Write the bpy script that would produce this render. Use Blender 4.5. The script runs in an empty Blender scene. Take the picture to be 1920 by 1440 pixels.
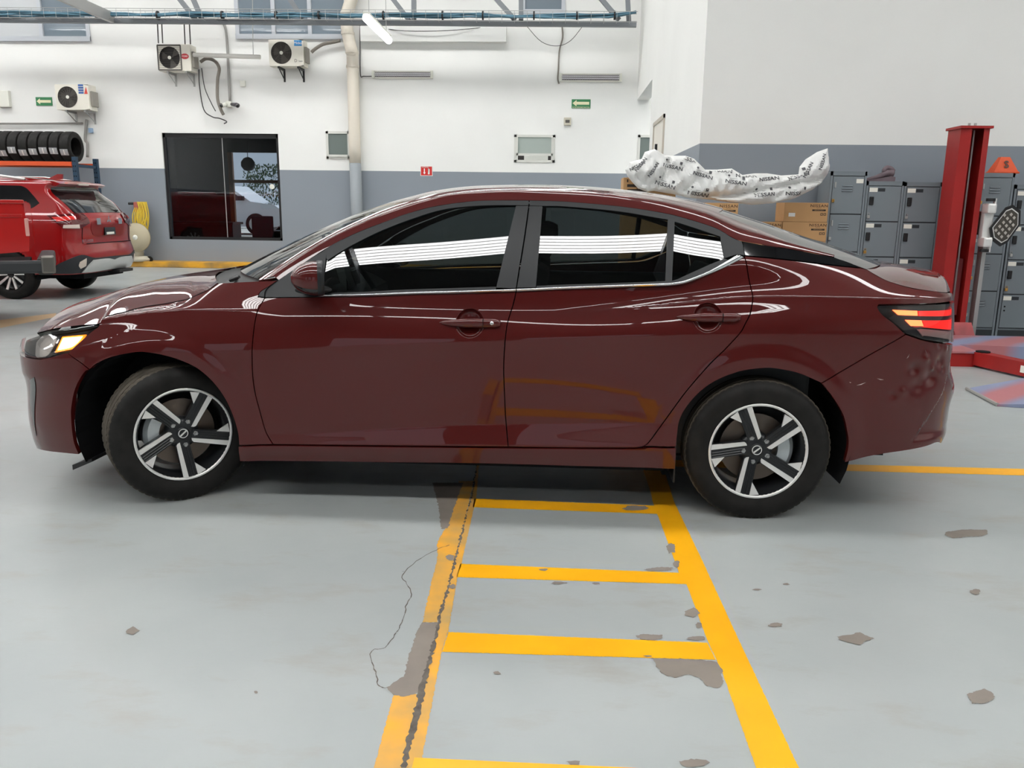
import bpy, bmesh, math, random
import numpy as np
from mathutils import Vector, Matrix, Euler
from mathutils.geometry import delaunay_2d_cdt
random.seed(7)
PI = math.pi
scene = bpy.context.scene
COL = scene.collection

# ------------------------------------------------------------------ camera
FPX = 1540.0
CAM = np.array([1.797, -4.436, 1.36])
YAW, PITCH, ROLL = [math.radians(a) for a in (-2.92, 12.06, 0.735)]
FW = np.array([math.sin(YAW)*math.cos(PITCH), math.cos(YAW)*math.cos(PITCH), -math.sin(PITCH)])
_rt = np.array([math.cos(YAW), -math.sin(YAW), 0.0]); _up = np.cross(_rt, FW)
RT = _rt*math.cos(ROLL)+_up*math.sin(ROLL); UP = -_rt*math.sin(ROLL)+_up*math.cos(ROLL)
cd = bpy.data.cameras.new('camera'); cam = bpy.data.objects.new('camera', cd); COL.objects.link(cam)
cd.sensor_fit = 'HORIZONTAL'; cd.sensor_width = 36.0; cd.lens = FPX/1920*36.0
cd.clip_start = 0.05; cd.clip_end = 300
_m = Matrix.Identity(4)
for _i in range(3):
    _m[_i][0] = RT[_i]; _m[_i][1] = UP[_i]; _m[_i][2] = -FW[_i]; _m[_i][3] = CAM[_i]
cam.matrix_world = _m
scene.camera = cam
def ray(u, v): return FW+RT*(u-960)/FPX+UP*(720-v)/FPX
def onz(u, v, z=0.0): d = ray(u, v); return CAM+d*(z-CAM[2])/d[2]
def ony(u, v, y): d = ray(u, v); return CAM+d*(y-CAM[1])/d[1]
def onx(u, v, x): d = ray(u, v); return CAM+d*(x-CAM[0])/d[0]
def pj(P):
    d = np.asarray(P, float)-CAM; z = d@FW
    return 960+FPX*(d@RT)/z, 720-FPX*(d@UP)/z

# ------------------------------------------------------------------ world, exposure
w = bpy.data.worlds.new('World'); scene.world = w; w.use_nodes = True
_b = w.node_tree.nodes['Background']; _b.inputs[0].default_value = (0.80, 0.90, 1.0, 1); _b.inputs[1].default_value = 0.6
scene.view_settings.view_transform = 'Standard'; scene.view_settings.look = 'None'
scene.view_settings.exposure = 0.24; scene.view_settings.gamma = 1.0
scene.view_settings.use_curve_mapping = False
sd = bpy.data.lights.new('sun', 'SUN'); sun = bpy.data.objects.new('sun', sd); COL.objects.link(sun); sd.energy = 5.0; sd.angle = .01
sun.rotation_euler = (math.radians(-38), math.radians(8), 0)      # from behind the building, reaches the forecourt only
SKY = 16.0      # daylight coming through the translucent roof sheets
TUBE = 12.0

# ------------------------------------------------------------------ materials
MATS = {}
def mat(name, col, rough=0.5, metal=0.0, spec=0.5, coat=0.0, coatr=0.03, noise=None, bump=None, emit=None, es=0.0, trans=0.0, ior=1.45):
    if name in MATS: return MATS[name]
    m = bpy.data.materials.new(name); m.use_nodes = True; MATS[name] = m
    nt = m.node_tree; b = nt.nodes['Principled BSDF']
    b.inputs['Base Color'].default_value = (*col, 1); b.inputs['Roughness'].default_value = rough
    b.inputs['Metallic'].default_value = metal; b.inputs['Specular IOR Level'].default_value = spec
    b.inputs['Coat Weight'].default_value = coat; b.inputs['Coat Roughness'].default_value = coatr
    b.inputs['IOR'].default_value = ior
    if trans: b.inputs['Transmission Weight'].default_value = trans
    if emit: b.inputs['Emission Color'].default_value = (*emit, 1); b.inputs['Emission Strength'].default_value = es
    tc = None
    if noise or bump:
        tc = nt.nodes.new('ShaderNodeTexCoord')
    if noise:   # (scale, amount, detail[, second colour])
        n = nt.nodes.new('ShaderNodeTexNoise'); n.inputs['Scale'].default_value = noise[0]
        n.inputs['Detail'].default_value = noise[2] if len(noise) > 2 else 3
        nt.links.new(tc.outputs['Object'], n.inputs['Vector'])
        r = nt.nodes.new('ShaderNodeValToRGB'); a = noise[1]
        c2 = noise[3] if len(noise) > 3 else tuple(max(0, c*(1-a)) for c in col)
        r.color_ramp.elements[0].color = (*c2, 1); r.color_ramp.elements[0].position = .3
        r.color_ramp.elements[1].color = (*[min(1, c*(1+a*.5)) for c in col], 1); r.color_ramp.elements[1].position = .7
        nt.links.new(n.outputs['Fac'], r.inputs['Fac']); nt.links.new(r.outputs['Color'], b.inputs['Base Color'])
    if bump:    # (scale, strength, distance)
        n = nt.nodes.new('ShaderNodeTexNoise'); n.inputs['Scale'].default_value = bump[0]; n.inputs['Detail'].default_value = 4
        nt.links.new(tc.outputs['Object'], n.inputs['Vector'])
        bp = nt.nodes.new('ShaderNodeBump'); bp.inputs['Strength'].default_value = bump[1]; bp.inputs['Distance'].default_value = bump[2]
        nt.links.new(n.outputs['Fac'], bp.inputs['Height']); nt.links.new(bp.outputs['Normal'], b.inputs['Normal'])
    return m
def srgb(r, g, b):
    return tuple((c/255/12.92 if c <= 10 else ((c/255+.055)/1.055)**2.4) for c in (r, g, b))
def glass_mat(name, tint, rough=0.0, spec=1.0, refl=0.08):
    """thin tinted pane: see-through tint plus mirror reflection by Fresnel"""
    if name in MATS: return MATS[name]
    m = bpy.data.materials.new(name); m.use_nodes = True; MATS[name] = m
    nt = m.node_tree; nt.nodes.remove(nt.nodes['Principled BSDF']); out = nt.nodes['Material Output']
    t = nt.nodes.new('ShaderNodeBsdfTransparent'); t.inputs[0].default_value = (*tint, 1)
    g = nt.nodes.new('ShaderNodeBsdfGlossy'); g.inputs['Roughness'].default_value = rough; g.inputs['Color'].default_value = (1, 1, 1, 1)
    f = nt.nodes.new('ShaderNodeFresnel'); f.inputs['IOR'].default_value = 1.55
    mx = nt.nodes.new('ShaderNodeMixShader')
    ad = nt.nodes.new('ShaderNodeMath'); ad.operation = 'ADD'; ad.inputs[1].default_value = refl; ad.use_clamp = True
    nt.links.new(f.outputs[0], ad.inputs[0]); nt.links.new(ad.outputs[0], mx.inputs[0])
    nt.links.new(t.outputs[0], mx.inputs[1]); nt.links.new(g.outputs[0], mx.inputs[2]); nt.links.new(mx.outputs[0], out.inputs[0])
    return m
black = mat('black_plastic', (.012, .012, .013), .45)
dark = mat('dark_matte', (.008, .008, .009), .85, spec=.2)
blackgloss = mat('black_gloss', (.006, .006, .007), .08, coat=1)
satinblack = mat('satin_black_trim', (.009, .0105, .0125), .42)
rubber = mat('tyre_rubber', (.0125, .0115, .0105), .60, spec=.3, noise=(14, .5, 4), bump=(60, .15, .002))
chrome = mat('chrome', (.75, .76, .78), .08, 1.0)
alu = mat('machined_aluminium', (.80, .79, .77), .35, .45)
steel = mat('steel', (.45, .45, .45), .35, 1.0)
galv = mat('galvanised_steel', (.42, .42, .41), .45, .6)
white = mat('white_paint', srgb(236, 236, 232), .6)
whiteplast = mat('white_plastic', srgb(225, 225, 215), .45)

# ------------------------------------------------------------------ mesh helpers
class MB:
    def __init__(s): s.v = []; s.f = []; s.m = []
    def add(s, V, Fc, mi=0, M=None):
        o = len(s.v)
        for p in V:
            s.v.append(tuple(M @ Vector(p)) if M is not None else tuple(float(c) for c in p))
        for f in Fc: s.f.append(tuple(i+o for i in f)); s.m.append(mi)
        return s
    def box(s, x0, x1, y0, y1, z0, z1, mi=0, M=None, bev=0.0):
        if bev <= 0:
            V = [(x0,y0,z0),(x1,y0,z0),(x1,y1,z0),(x0,y1,z0),(x0,y0,z1),(x1,y0,z1),(x1,y1,z1),(x0,y1,z1)]
            return s.add(V, [(0,3,2,1),(4,5,6,7),(0,1,5,4),(1,2,6,5),(2,3,7,6),(3,0,4,7)], mi, M)
        bm = bmesh.new(); bmesh.ops.create_cube(bm, size=1)
        for v in bm.verts: v.co = Vector(((x0+x1)/2+v.co.x*(x1-x0), (y0+y1)/2+v.co.y*(y1-y0), (z0+z1)/2+v.co.z*(z1-z0)))
        b = min(bev, abs(x1-x0)*.45, abs(y1-y0)*.45, abs(z1-z0)*.45)
        bmesh.ops.bevel(bm, geom=bm.edges[:], offset=b, segments=2, affect='EDGES', profile=.6)
        bm.verts.index_update(); V = [v.co[:] for v in bm.verts]; F = [[v.index for v in f.verts] for f in bm.faces]; bm.free()
        return s.add(V, F, mi, M)
    def prism(s, poly, axis, a, b, mi=0, M=None, cap=True):
        """poly 2D (p,q) extruded from a to b along axis: 'x'->(a,p,q) 'y'->(p,a,q) 'z'->(p,q,a)"""
        n = len(poly)
        def P(p, t): return (t, p[0], p[1]) if axis == 'x' else (p[0], t, p[1]) if axis == 'y' else (p[0], p[1], t)
        V = [P(p, a) for p in poly]+[P(p, b) for p in poly]
        F = [(i, (i+1) % n, n+(i+1) % n, n+i) for i in range(n)]
        if cap: F += [tuple(range(n))[::-1], tuple(range(n, 2*n))]
        return s.add(V, F, mi, M)
    def tube(s, pts, r, n=10, mi=0, M=None, cap=True, closed=False):
        pts = [Vector(p) for p in pts]; k = len(pts)
        rr = r if hasattr(r, '__len__') else [r]*k
        V = []; prev = None
        for i, p in enumerate(pts):
            if closed: t = (pts[(i+1) % k]-pts[i-1])
            else: t = (pts[min(i+1, k-1)]-pts[max(i-1, 0)])
            t.normalize()
            if prev is None:
                a = Vector((0, 0, 1)) if abs(t.z) < .9 else Vector((1, 0, 0))
                u = t.cross(a).normalized()
            else:
                u = (prev-t*prev.dot(t)).normalized()
            prev = u; q = t.cross(u)
            for j in range(n):
                an = 2*PI*j/n; V.append(p+(u*math.cos(an)+q*math.sin(an))*rr[i])
        F = []
        for i in range(k if closed else k-1):
            i2 = (i+1) % k
            for j in range(n): F.append((i*n+j, i*n+(j+1) % n, i2*n+(j+1) % n, i2*n+j))
        if cap and not closed: F += [tuple(range(n))[::-1], tuple(range((k-1)*n, k*n))]
        return s.add(V, F, mi, M)
    def lathe(s, prof, n=32, axis='y', mi=0, M=None, closed=False, a0=0, a1=2*PI):
        """prof list of (r, h) revolved about axis"""
        k = len(prof); full = abs(a1-a0-2*PI) < 1e-6; nn = n if full else n+1
        V = []
        for j in range(nn):
            an = a0+(a1-a0)*j/n; c, sn = math.cos(an), math.sin(an)
            for r, h in prof:
                V.append((r*c, h, r*sn) if axis == 'y' else (r*c, r*sn, h) if axis == 'z' else (h, r*c, r*sn))
        F = []
        for j in range(n):
            j2 = (j+1) % nn
            for i in range(k if closed else k-1):
                i2 = (i+1) % k
                F.append((j*k+i, j*k+i2, j2*k+i2, j2*k+i))
        return s.add(V, F, mi, M)
    def grid(s, P, mi=0, M=None, wrap=False):
        """P[i][j] -> quads"""
        a = len(P); b = len(P[0]); V = [p for r in P for p in r]
        F = [(i*b+j, i*b+(j+1) % b, ((i+1) % a)*b+(j+1) % b, ((i+1) % a)*b+j) for i in range(a-1) for j in range(b if wrap else b-1)]
        return s.add(V, F, mi, M)
    def sphere(s, c, r, n=12, mi=0, M=None):
        rx, ry, rz = r if hasattr(r, '__len__') else (r, r, r)
        V = []; F = []; h = n//2
        for i in range(h+1):
            th = PI*i/h
            for j in range(n):
                a = 2*PI*j/n; V.append((c[0]+rx*math.sin(th)*math.cos(a), c[1]+ry*math.sin(th)*math.sin(a), c[2]+rz*math.cos(th)))
        for i in range(h):
            for j in range(n): F.append((i*n+j, (i+1)*n+j, (i+1)*n+(j+1) % n, i*n+(j+1) % n))
        return s.add(V, F, mi, M)
    def build(s, name, mats, parent=None, smooth=False, angle=None):
        me = bpy.data.meshes.new(name); me.from_pydata(s.v, [], s.f)
        ml = mats if isinstance(mats, (list, tuple)) else [mats]
        for m_ in ml: me.materials.append(m_)
        if len(ml) > 1: me.polygons.foreach_set('material_index', s.m)
        bm = bmesh.new(); bm.from_mesh(me); bmesh.ops.remove_doubles(bm, verts=bm.verts, dist=1e-6)
        bmesh.ops.recalc_face_normals(bm, faces=bm.faces); bm.to_mesh(me); bm.free()
        if smooth or angle:
            me.polygons.foreach_set('use_smooth', [True]*len(me.polygons))
            if angle: me.set_sharp_from_angle(angle=math.radians(angle))
        me.update()
        return link(name, me, parent)
def link(name, me, parent=None):
    o = bpy.data.objects.new(name, me); COL.objects.link(o)
    if parent is not None: setpar(o, parent)
    return o
def setpar(o, p):
    o.parent = p
    q = p; T = Matrix.Identity(4)
    while q is not None and q.get('_world'):     # parts modelled in world coordinates
        T = Matrix.LocRotScale(q.location, q.rotation_euler, q.scale).inverted() if q.parent is None else Matrix.Identity(4); break
    o.matrix_parent_inverse = T
def tag(o, label, cat, group=None, kind=None):
    if label: o['label'] = label
    if cat: o['category'] = cat
    if group: o['group'] = group
    if kind: o['kind'] = kind
    return o
def thing(name, label, cat, loc=(0, 0, 0), rz=0.0, group=None, world=False):
    o = bpy.data.objects.new(name, None); COL.objects.link(o); o.location = loc; o.rotation_euler = (0, 0, rz); o.empty_display_size = .1
    if world: o['_world'] = 1
    return tag(o, label, cat, group)
def struct(o): o['kind'] = 'structure'; return o
def copytree(o, parent=None):
    c = o.copy(); COL.objects.link(c)
    if parent is not None: c.parent = parent
    for ch in list(o.children): copytree(ch, c)
    return c
def text_mesh(txt, size, depth=0.0, bold=0.0, sx=1.0, space=1.0):
    cu = bpy.data.curves.new('txt', 'FONT'); cu.body = txt; cu.size = size; cu.align_x = 'CENTER'; cu.align_y = 'CENTER'
    cu.extrude = depth; cu.offset = bold; cu.resolution_u = 2; cu.space_character = space
    ob = bpy.data.objects.new('txt', cu); COL.objects.link(ob); bpy.context.view_layer.update()
    me = bpy.data.meshes.new_from_object(ob.evaluated_get(bpy.context.evaluated_depsgraph_get()))
    bpy.data.objects.remove(ob); bpy.data.curves.remove(cu)
    V = [(v.co.x*sx, v.co.y, v.co.z) for v in me.vertices]; F = [tuple(p.vertices) for p in me.polygons]
    bpy.data.meshes.remove(me)
    return V, F
TXT = {}
def txt(mb, s, size, M, mi=0, bold=0.0, sx=1.0, space=1.0):
    k = (s, size, bold, sx, space)
    if k not in TXT: TXT[k] = text_mesh(s, size, 0.0, bold, sx, space)
    mb.add(TXT[k][0], TXT[k][1], mi, M)
def frame_xz(o, yaw=0.0):
    """matrix taking text plane (x right, y up) to a wall facing -Y at o"""
    return Matrix.Translation(Vector(o)) @ Matrix.Rotation(yaw, 4, 'Z') @ Matrix.Rotation(PI/2, 4, 'X')
def spline(xs, ys):
    xs = np.asarray(xs, float); ys = np.asarray(ys, float); n = len(xs); h = np.diff(xs)
    A = np.zeros((n, n)); r = np.zeros(n); A[0, 0] = A[-1, -1] = 1
    for i in range(1, n-1):
        A[i, i-1] = h[i-1]; A[i, i] = 2*(h[i-1]+h[i]); A[i, i+1] = h[i]
        r[i] = 6*((ys[i+1]-ys[i])/h[i]-(ys[i]-ys[i-1])/h[i-1])
    M = np.linalg.solve(A, r)
    d0 = (ys[1]-ys[0])/h[0]-h[0]*(2*M[0]+M[1])/6; d1 = (ys[-1]-ys[-2])/h[-1]+h[-1]*(M[-2]+2*M[-1])/6
    def f(x):
        x = np.asarray(x, float); i = np.clip(np.searchsorted(xs, x)-1, 0, n-2)
        a = xs[i+1]-x; b = x-xs[i]; hh = h[i]
        y = (M[i]*a**3+M[i+1]*b**3)/(6*hh)+(ys[i]/hh-M[i]*hh/6)*a+(ys[i+1]/hh-M[i+1]*hh/6)*b
        y = np.where(x < xs[0], ys[0]+d0*(x-xs[0]), y); y = np.where(x > xs[-1], ys[-1]+d1*(x-xs[-1]), y)
        return y
    return f
def lin(xs, ys): return lambda x: np.interp(x, xs, ys)
def catmull(pts, n=8, closed=False):
    P = [np.array(p, float) for p in pts]; k = len(P); out = []
    for i in range(k if closed else k-1):
        p0 = P[i-1] if (i > 0 or closed) else 2*P[0]-P[1]
        p1 = P[i]; p2 = P[(i+1) % k]; p3 = P[(i+2) % k] if (closed or i+2 < k) else 2*P[-1]-P[-2]
        for j in range(n):
            t = j/n
            out.append(.5*((2*p1)+(p2-p0)*t+(2*p0-5*p1+4*p2-p3)*t*t+(3*p1-p0-3*p2+p3)*t**3))
    if not closed: out.append(P[-1])
    return out
# ------------------------------------------------------------------ room shell
def wall_mat(name, zline=2.12):
    """white paint above, grey below zline, slight unevenness"""
    m = bpy.data.materials.new(name); m.use_nodes = True; nt = m.node_tree; b = nt.nodes['Principled BSDF']
    tc = nt.nodes.new('ShaderNodeTexCoord'); sp = nt.nodes.new('ShaderNodeSeparateXYZ'); nt.links.new(tc.outputs['Object'], sp.inputs[0])
    gt = nt.nodes.new('ShaderNodeMath'); gt.operation = 'GREATER_THAN'; gt.inputs[1].default_value = zline; nt.links.new(sp.outputs['Z'], gt.inputs[0])
    n = nt.nodes.new('ShaderNodeTexNoise'); n.inputs['Scale'].default_value = .9; n.inputs['Detail'].default_value = 5; nt.links.new(tc.outputs['Object'], n.inputs['Vector'])
    def ramp(c):
        r = nt.nodes.new('ShaderNodeValToRGB'); r.color_ramp.elements[0].position = .25; r.color_ramp.elements[1].position = .75
        r.color_ramp.elements[0].color = (*[x*.95 for x in c], 1); r.color_ramp.elements[1].color = (*c, 1)
        nt.links.new(n.outputs['Fac'], r.inputs['Fac']); return r
    a = ramp(srgb(140, 147, 155)); c = ramp(srgb(238, 238, 235))
    mx = nt.nodes.new('ShaderNodeMix'); mx.data_type = 'RGBA'
    nt.links.new(gt.outputs[0], mx.inputs['Factor']); nt.links.new(a.outputs[0], mx.inputs['A']); nt.links.new(c.outputs[0], mx.inputs['B'])
    nt.links.new(mx.outputs['Result'], b.inputs['Base Color']); b.inputs['Roughness'].default_value = .55; b.inputs['Specular IOR Level'].default_value = .3
    bp = nt.nodes.new('ShaderNodeBump'); bp.inputs['Strength'].default_value = .15; bp.inputs['Distance'].default_value = .01
    n2 = nt.nodes.new('ShaderNodeTexNoise'); n2.inputs['Scale'].default_value = 5; n2.inputs['Detail'].default_value = 6; nt.links.new(tc.outputs['Object'], n2.inputs['Vector'])
    nt.links.new(n2.outputs['Fac'], bp.inputs['Height']); nt.links.new(bp.outputs['Normal'], b.inputs['Normal'])
    return m
wallm = wall_mat('painted_wall')
YB = 13.75; XL, XRR = -17.0, 13.0; YN = -24.0; ZR = 7.6
def wall_y(name, x0, x1, y, z1, holes, th=.25, m=None):
    """wall in the XZ plane with rectangular holes (x0,x1,z0,z1)"""
    xs = sorted({x0, x1, *[h[0] for h in holes], *[h[1] for h in holes]}); zs = sorted({0, z1, *[h[2] for h in holes], *[h[3] for h in holes]})
    mb = MB()
    for a, b in zip(xs, xs[1:]):
        for c, d in zip(zs, zs[1:]):
            if any(h[0]-1e-6 <= a and b <= h[1]+1e-6 and h[2]-1e-6 <= c and d <= h[3]+1e-6 for h in holes): continue
            mb.box(a, b, y, y+th, c, d)
    return struct(mb.build(name, m or wallm))
# floor: painted concrete, worn
def floor_mat():
    m = bpy.data.materials.new('painted_concrete_floor'); m.use_nodes = True; nt = m.node_tree; b = nt.nodes['Principled BSDF']; L = nt.links.new
    tc = nt.nodes.new('ShaderNodeTexCoord')
    def noise(s, d=4, r=.55, w=None):
        n = nt.nodes.new('ShaderNodeTexNoise'); n.inputs['Scale'].default_value = s; n.inputs['Detail'].default_value = d; n.inputs['Roughness'].default_value = r
        if w is None: L(tc.outputs['Object'], n.inputs['Vector'])
        else:
            mp = nt.nodes.new('ShaderNodeMapping'); mp.inputs['Scale'].default_value = w; L(tc.outputs['Object'], mp.inputs['Vector']); L(mp.outputs[0], n.inputs['Vector'])
        return n
    def ramp(src, p0, c0, p1, c1):
        r = nt.nodes.new('ShaderNodeValToRGB'); r.color_ramp.elements[0].position = p0; r.color_ramp.elements[1].position = p1
        r.color_ramp.elements[0].color = (*c0, 1); r.color_ramp.elements[1].color = (*c1, 1); L(src, r.inputs['Fac']); return r
    def mixc(f, a, b_):
        mx = nt.nodes.new('ShaderNodeMix'); mx.data_type = 'RGBA'; L(f, mx.inputs['Factor'])
        for k, s in (('A', a), ('B', b_)):
            if isinstance(s, tuple): mx.inputs[k].default_value = (*s, 1)
            else: L(s, mx.inputs[k])
        return mx.outputs['Result']
    base = ramp(noise(.55, 5).outputs['Fac'], .3, srgb(149, 155, 155), .72, srgb(172, 176, 175)).outputs['Color']
    st = ramp(noise(2.2, 6, .65, (1, 2.2, 1)).outputs['Fac'], .54, (0, 0, 0), .78, (1, 1, 1)).outputs['Color']
    base = mixc(st, base, srgb(154, 151, 144))
    ch = ramp(noise(9, 5, .6).outputs['Fac'], .735, (0, 0, 0), .75, (1, 1, 1)).outputs['Color']
    base = mixc(ch, base, srgb(128, 122, 116))
    L(base, b.inputs['Base Color'])
    rr = nt.nodes.new('ShaderNodeMapRange'); L(noise(3, 4).outputs['Fac'], rr.inputs['Value']); rr.inputs['To Min'].default_value = .22; rr.inputs['To Max'].default_value = .42
    L(rr.outputs[0], b.inputs['Roughness']); b.inputs['Specular IOR Level'].default_value = .35
    bp = nt.nodes.new('ShaderNodeBump'); bp.inputs['Strength'].default_value = .08; bp.inputs['Distance'].default_value = .004; L(noise(30, 4).outputs['Fac'], bp.inputs['Height']); L(bp.outputs[0], b.inputs['Normal'])
    return m
floorm = floor_mat()
fl = MB(); fl.box(XL, XRR, YN-.3, YB+.3, -.2, 0); struct(fl.build('floor', floorm))
# back wall with the office window, three hopper windows and the upper windows
OW = (float(ony(310,350,YB)[0]), float(ony(525.5,350,YB)[0]), float(ony(420,450,YB)[2]), float(ony(420,250,YB)[2]))
def wpx(u0, v0, u1, v1, y=YB):
    a = ony(u0, v0, y); b = ony(u1, v1, y); return (min(a[0], b[0]), max(a[0], b[0]), min(a[2], b[2]), max(a[2], b[2]))
HW = [wpx(611, 246, 657, 298), wpx(964.5, 252.5, 1040, 305), wpx(1196.5, 253, 1232, 318)]
UW = [(XL+.5, float(ony(166,60,YB)[0]), float(ony(80,76,YB)[2]), 6.7), (float(ony(446,60,YB)[0]), float(ony(650,60,YB)[0]), float(ony(540,72,YB)[2]), 6.7), wpx(982, -60, 1056, 26)]
wall_y('wall_back', XL, XRR, YB, ZR, [OW, *HW, *UW])
# right block: wall with the lockers, its side wall with a passage next to the back wall
wr = MB(); wr.box(3.42, XRR, 5.5, 5.75, 0, ZR); struct(wr.build('wall_right', wallm))
sw_ = MB(); sw_.box(3.42, 3.67, 5.75, 10.95, 0, ZR); sw_.box(3.42, 3.67, 10.95, YB, 3.62, ZR); struct(sw_.build('wall_passage', wallm))
dn = MB(); dn.box(3.412, 3.42, 8.9, 10.2, 0, 2.75); struct(dn.build('door_1', mat('door_offwhite', srgb(225, 220, 210), .5)))
mb = MB()
for y0, y1, z0, z1 in ((8.84, 8.9, 0, 2.81), (10.2, 10.26, 0, 2.81), (8.84, 10.26, 2.75, 2.81)): mb.box(3.395, 3.42, y0, y1, z0, z1)
struct(mb.build('trim_1', mat('door_frame_beige', srgb(190, 182, 170), .5)))
wl = MB(); wl.box(XL-.25, XL, YN, YB, 0, ZR); struct(wl.build('wall_left', wallm))
we = MB(); we.box(XRR, XRR+.25, YN, 5.75, 0, ZR); struct(we.build('wall_end', wallm))
wall_y('wall_front', XL, XRR, YN-.25, ZR, [(-13.5, -9, 0, 4.4), (-6.5, -2, 0, 4.4), (.5, 5, 0, 4.4)], m=mat('grey_hall_paint', srgb(128, 130, 132), .7))
gm = mat('outside_paving', srgb(170, 168, 160), .8, noise=(1.2, .2, 4))
gg = MB(); gg.box(XL-14, XRR+10, -44, YN-.3, -.22, -.02); gg.box(XL-14, XRR+10, YB+.3, 42, -.22, -.02); struct(gg.build('ground', gm))
# roof sheets with translucent daylight strips
roofm = mat('roof_sheet', srgb(92, 94, 95), .7)
def skylight_mat(SKY):
    m = bpy.data.materials.new('translucent_roof_sheet_daylit'); m.use_nodes = True; nt = m.node_tree; b = nt.nodes['Principled BSDF']
    b.inputs['Base Color'].default_value = (.9, .9, .9, 1)
    tc = nt.nodes.new('ShaderNodeTexCoord'); wv = nt.nodes.new('ShaderNodeTexWave'); wv.wave_type = 'BANDS'; wv.bands_direction = 'Y'; wv.inputs['Scale'].default_value = 1.9
    nt.links.new(tc.outputs['Object'], wv.inputs['Vector'])
    mr = nt.nodes.new('ShaderNodeMapRange'); mr.inputs['From Min'].default_value = .0; mr.inputs['From Max'].default_value = .45; mr.inputs['To Min'].default_value = .12*SKY; mr.inputs['To Max'].default_value = SKY
    nt.links.new(wv.outputs['Fac'], mr.inputs['Value']); nt.links.new(mr.outputs[0], b.inputs['Emission Strength'])
    b.inputs['Emission Color'].default_value = (1, 1.0, .985, 1)
    return m
skym = skylight_mat(SKY)
STRIPS = {-11.5: .45, -5.75: .95, 0.3: .75, 6.2: .85, 11.0: .75}
edges = [YN-.3]+[e for y in STRIPS for e in (y-STRIPS[y]/2, y+STRIPS[y]/2)]+[YB+.3]
ce = MB()
for a, b in zip(edges[0::2], edges[1::2]): ce.box(XL, XRR, a, b, ZR, ZR+.06)
cl = struct(ce.build('ceiling', roofm))
for y in STRIPS:
    for x0 in np.arange(XL, XRR, 5.0):
        
        mb = MB(); mb.box(x0+.08, x0+4.92, y-STRIPS[y]/2, y+STRIPS[y]/2, ZR+.02, ZR+.05); mb.build('skylight_sheet', skym, cl)
# purlin / rafters under the roof
raf = mat('steel_grey_paint', srgb(120, 124, 128), .5)
for i, x0 in enumerate(np.arange(XL, XRR+.1, 5.0)):
    mb = MB(); mb.box(x0-.08, x0+.08, YN, YB, ZR-.30, ZR-.02); mb.build('rafter', raf, cl)
# ------------------------------------------------------------------ the maroon sedan
paint = mat('maroon_car_paint', (.074, .0045, .0037), .45, metal=0.0, spec=.15, coat=1.0, coatr=.012)
tint = glass_mat('tinted_window_glass', (.30, .33, .32), refl=.025)
wsglass = glass_mat('windscreen_glass', (.35, .42, .40), refl=.02)
lensclear = glass_mat('clear_lamp_lens', (.93, .93, .93), refl=.0)
lensdark = mat('lamp_housing_black', (.01, .01, .011), .2)
headglow = mat('headlamp_reflector_lit', (.7, .68, .66), .12, .9, emit=(1, .93, .86), es=.12)
amber = mat('amber_lamp_lit', (1, .45, .05), .3, emit=(1, .62, .22), es=4.5); amberd = mat('amber_lamp_edge', (.9, .3, .02), .3, emit=(1, .30, .02), es=.9)
redlit = mat('tail_lamp_lit', (.8, .02, .01), .25, emit=(1, .20, .06), es=2.6, noise=(160, .6, 2))
redglow = mat('tail_lamp_red', (.6, .008, .006), .15, emit=(1, .02, .012), es=.75, coat=1)
interior = mat('car_interior_dark', (.035, .036, .037), .7)
seatfab = mat('car_seat_fabric', (.045, .043, .042), .9)

paint.node_tree.nodes['Principled BSDF'].inputs['Coat IOR'].default_value = 1.5
CARLOC = (1.36, 0.0, 0.0)
car = thing('sedan', 'glossy maroon four-door sedan with dented rear bumper parked across the yellow floor lines', 'car', CARLOC, world=True)
XF, XR = -0.42, 3.22          # where the body sides turn round the nose and the tail
LF, LR = 1.02, 1.15
def RU(u): return 3.22+(u-3.22)*1.15/.99
L0z = spline([-.45,0,.4,1.1,1.6,2.2,2.7,3.2], [.13,.17,.205,.222,.23,.228,.20,.205])
L0w = spline([-.45,0,.5,1.4,2.2,2.7,3.2], [.835,.865,.872,.876,.876,.865,.832])
L1z = spline([-.45,0,.4,1.1,1.6,2.2,2.7,3.2], [.24,.26,.285,.31,.322,.330,.335,.34])
L1w = spline([-.45,0,.5,1.4,2.2,2.7,3.2], [.862,.888,.896,.900,.899,.892,.862])
L2z = spline([-.45,.3,.6,1.1,1.6,2.0,2.4,2.7,3.2], [.34,.34,.345,.385,.415,.432,.44,.44,.44])
L2w = spline([-.45,0,.5,1.1,1.6,2.0,2.4,2.8,3.2], [.868,.893,.893,.886,.8835,.886,.893,.893,.867])
L3z = spline([-.45,0,.55,1.1,1.6,2.0,2.4,2.8,3.2], [.66,.70,.734,.771,.799,.821,.84,.85,.85])
L3w = spline([-.45,0,.5,1.1,1.6,2.1,2.5,2.8,3.2], [.868,.893,.9005,.905,.907,.906,.903,.896,.866])
L4z = spline([-.45,-.2,.1,.5,.8,1.2,1.6,1.9,2.2,2.6,2.9,3.25], [.80,.858,.896,.903,.905,.91,.915,.925,.955,1.003,1.010,1.006])
L4w = spline([-.45,-.2,.1,.5,.8,1.2,1.6,1.9,2.2,2.6,2.9,3.25], [.815,.832,.848,.858,.866,.871,.872,.8705,.865,.857,.850,.826])
L5z = spline([-.45,-.2,.1,.26,.55,.8,1.2,1.6,2.0,2.25,2.45,2.61,2.8,3.0,3.22], [.81,.874,.935,1.012,1.034,1.03,1.03,1.045,1.07,1.10,1.14,1.176,1.158,1.134,1.095])
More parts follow.
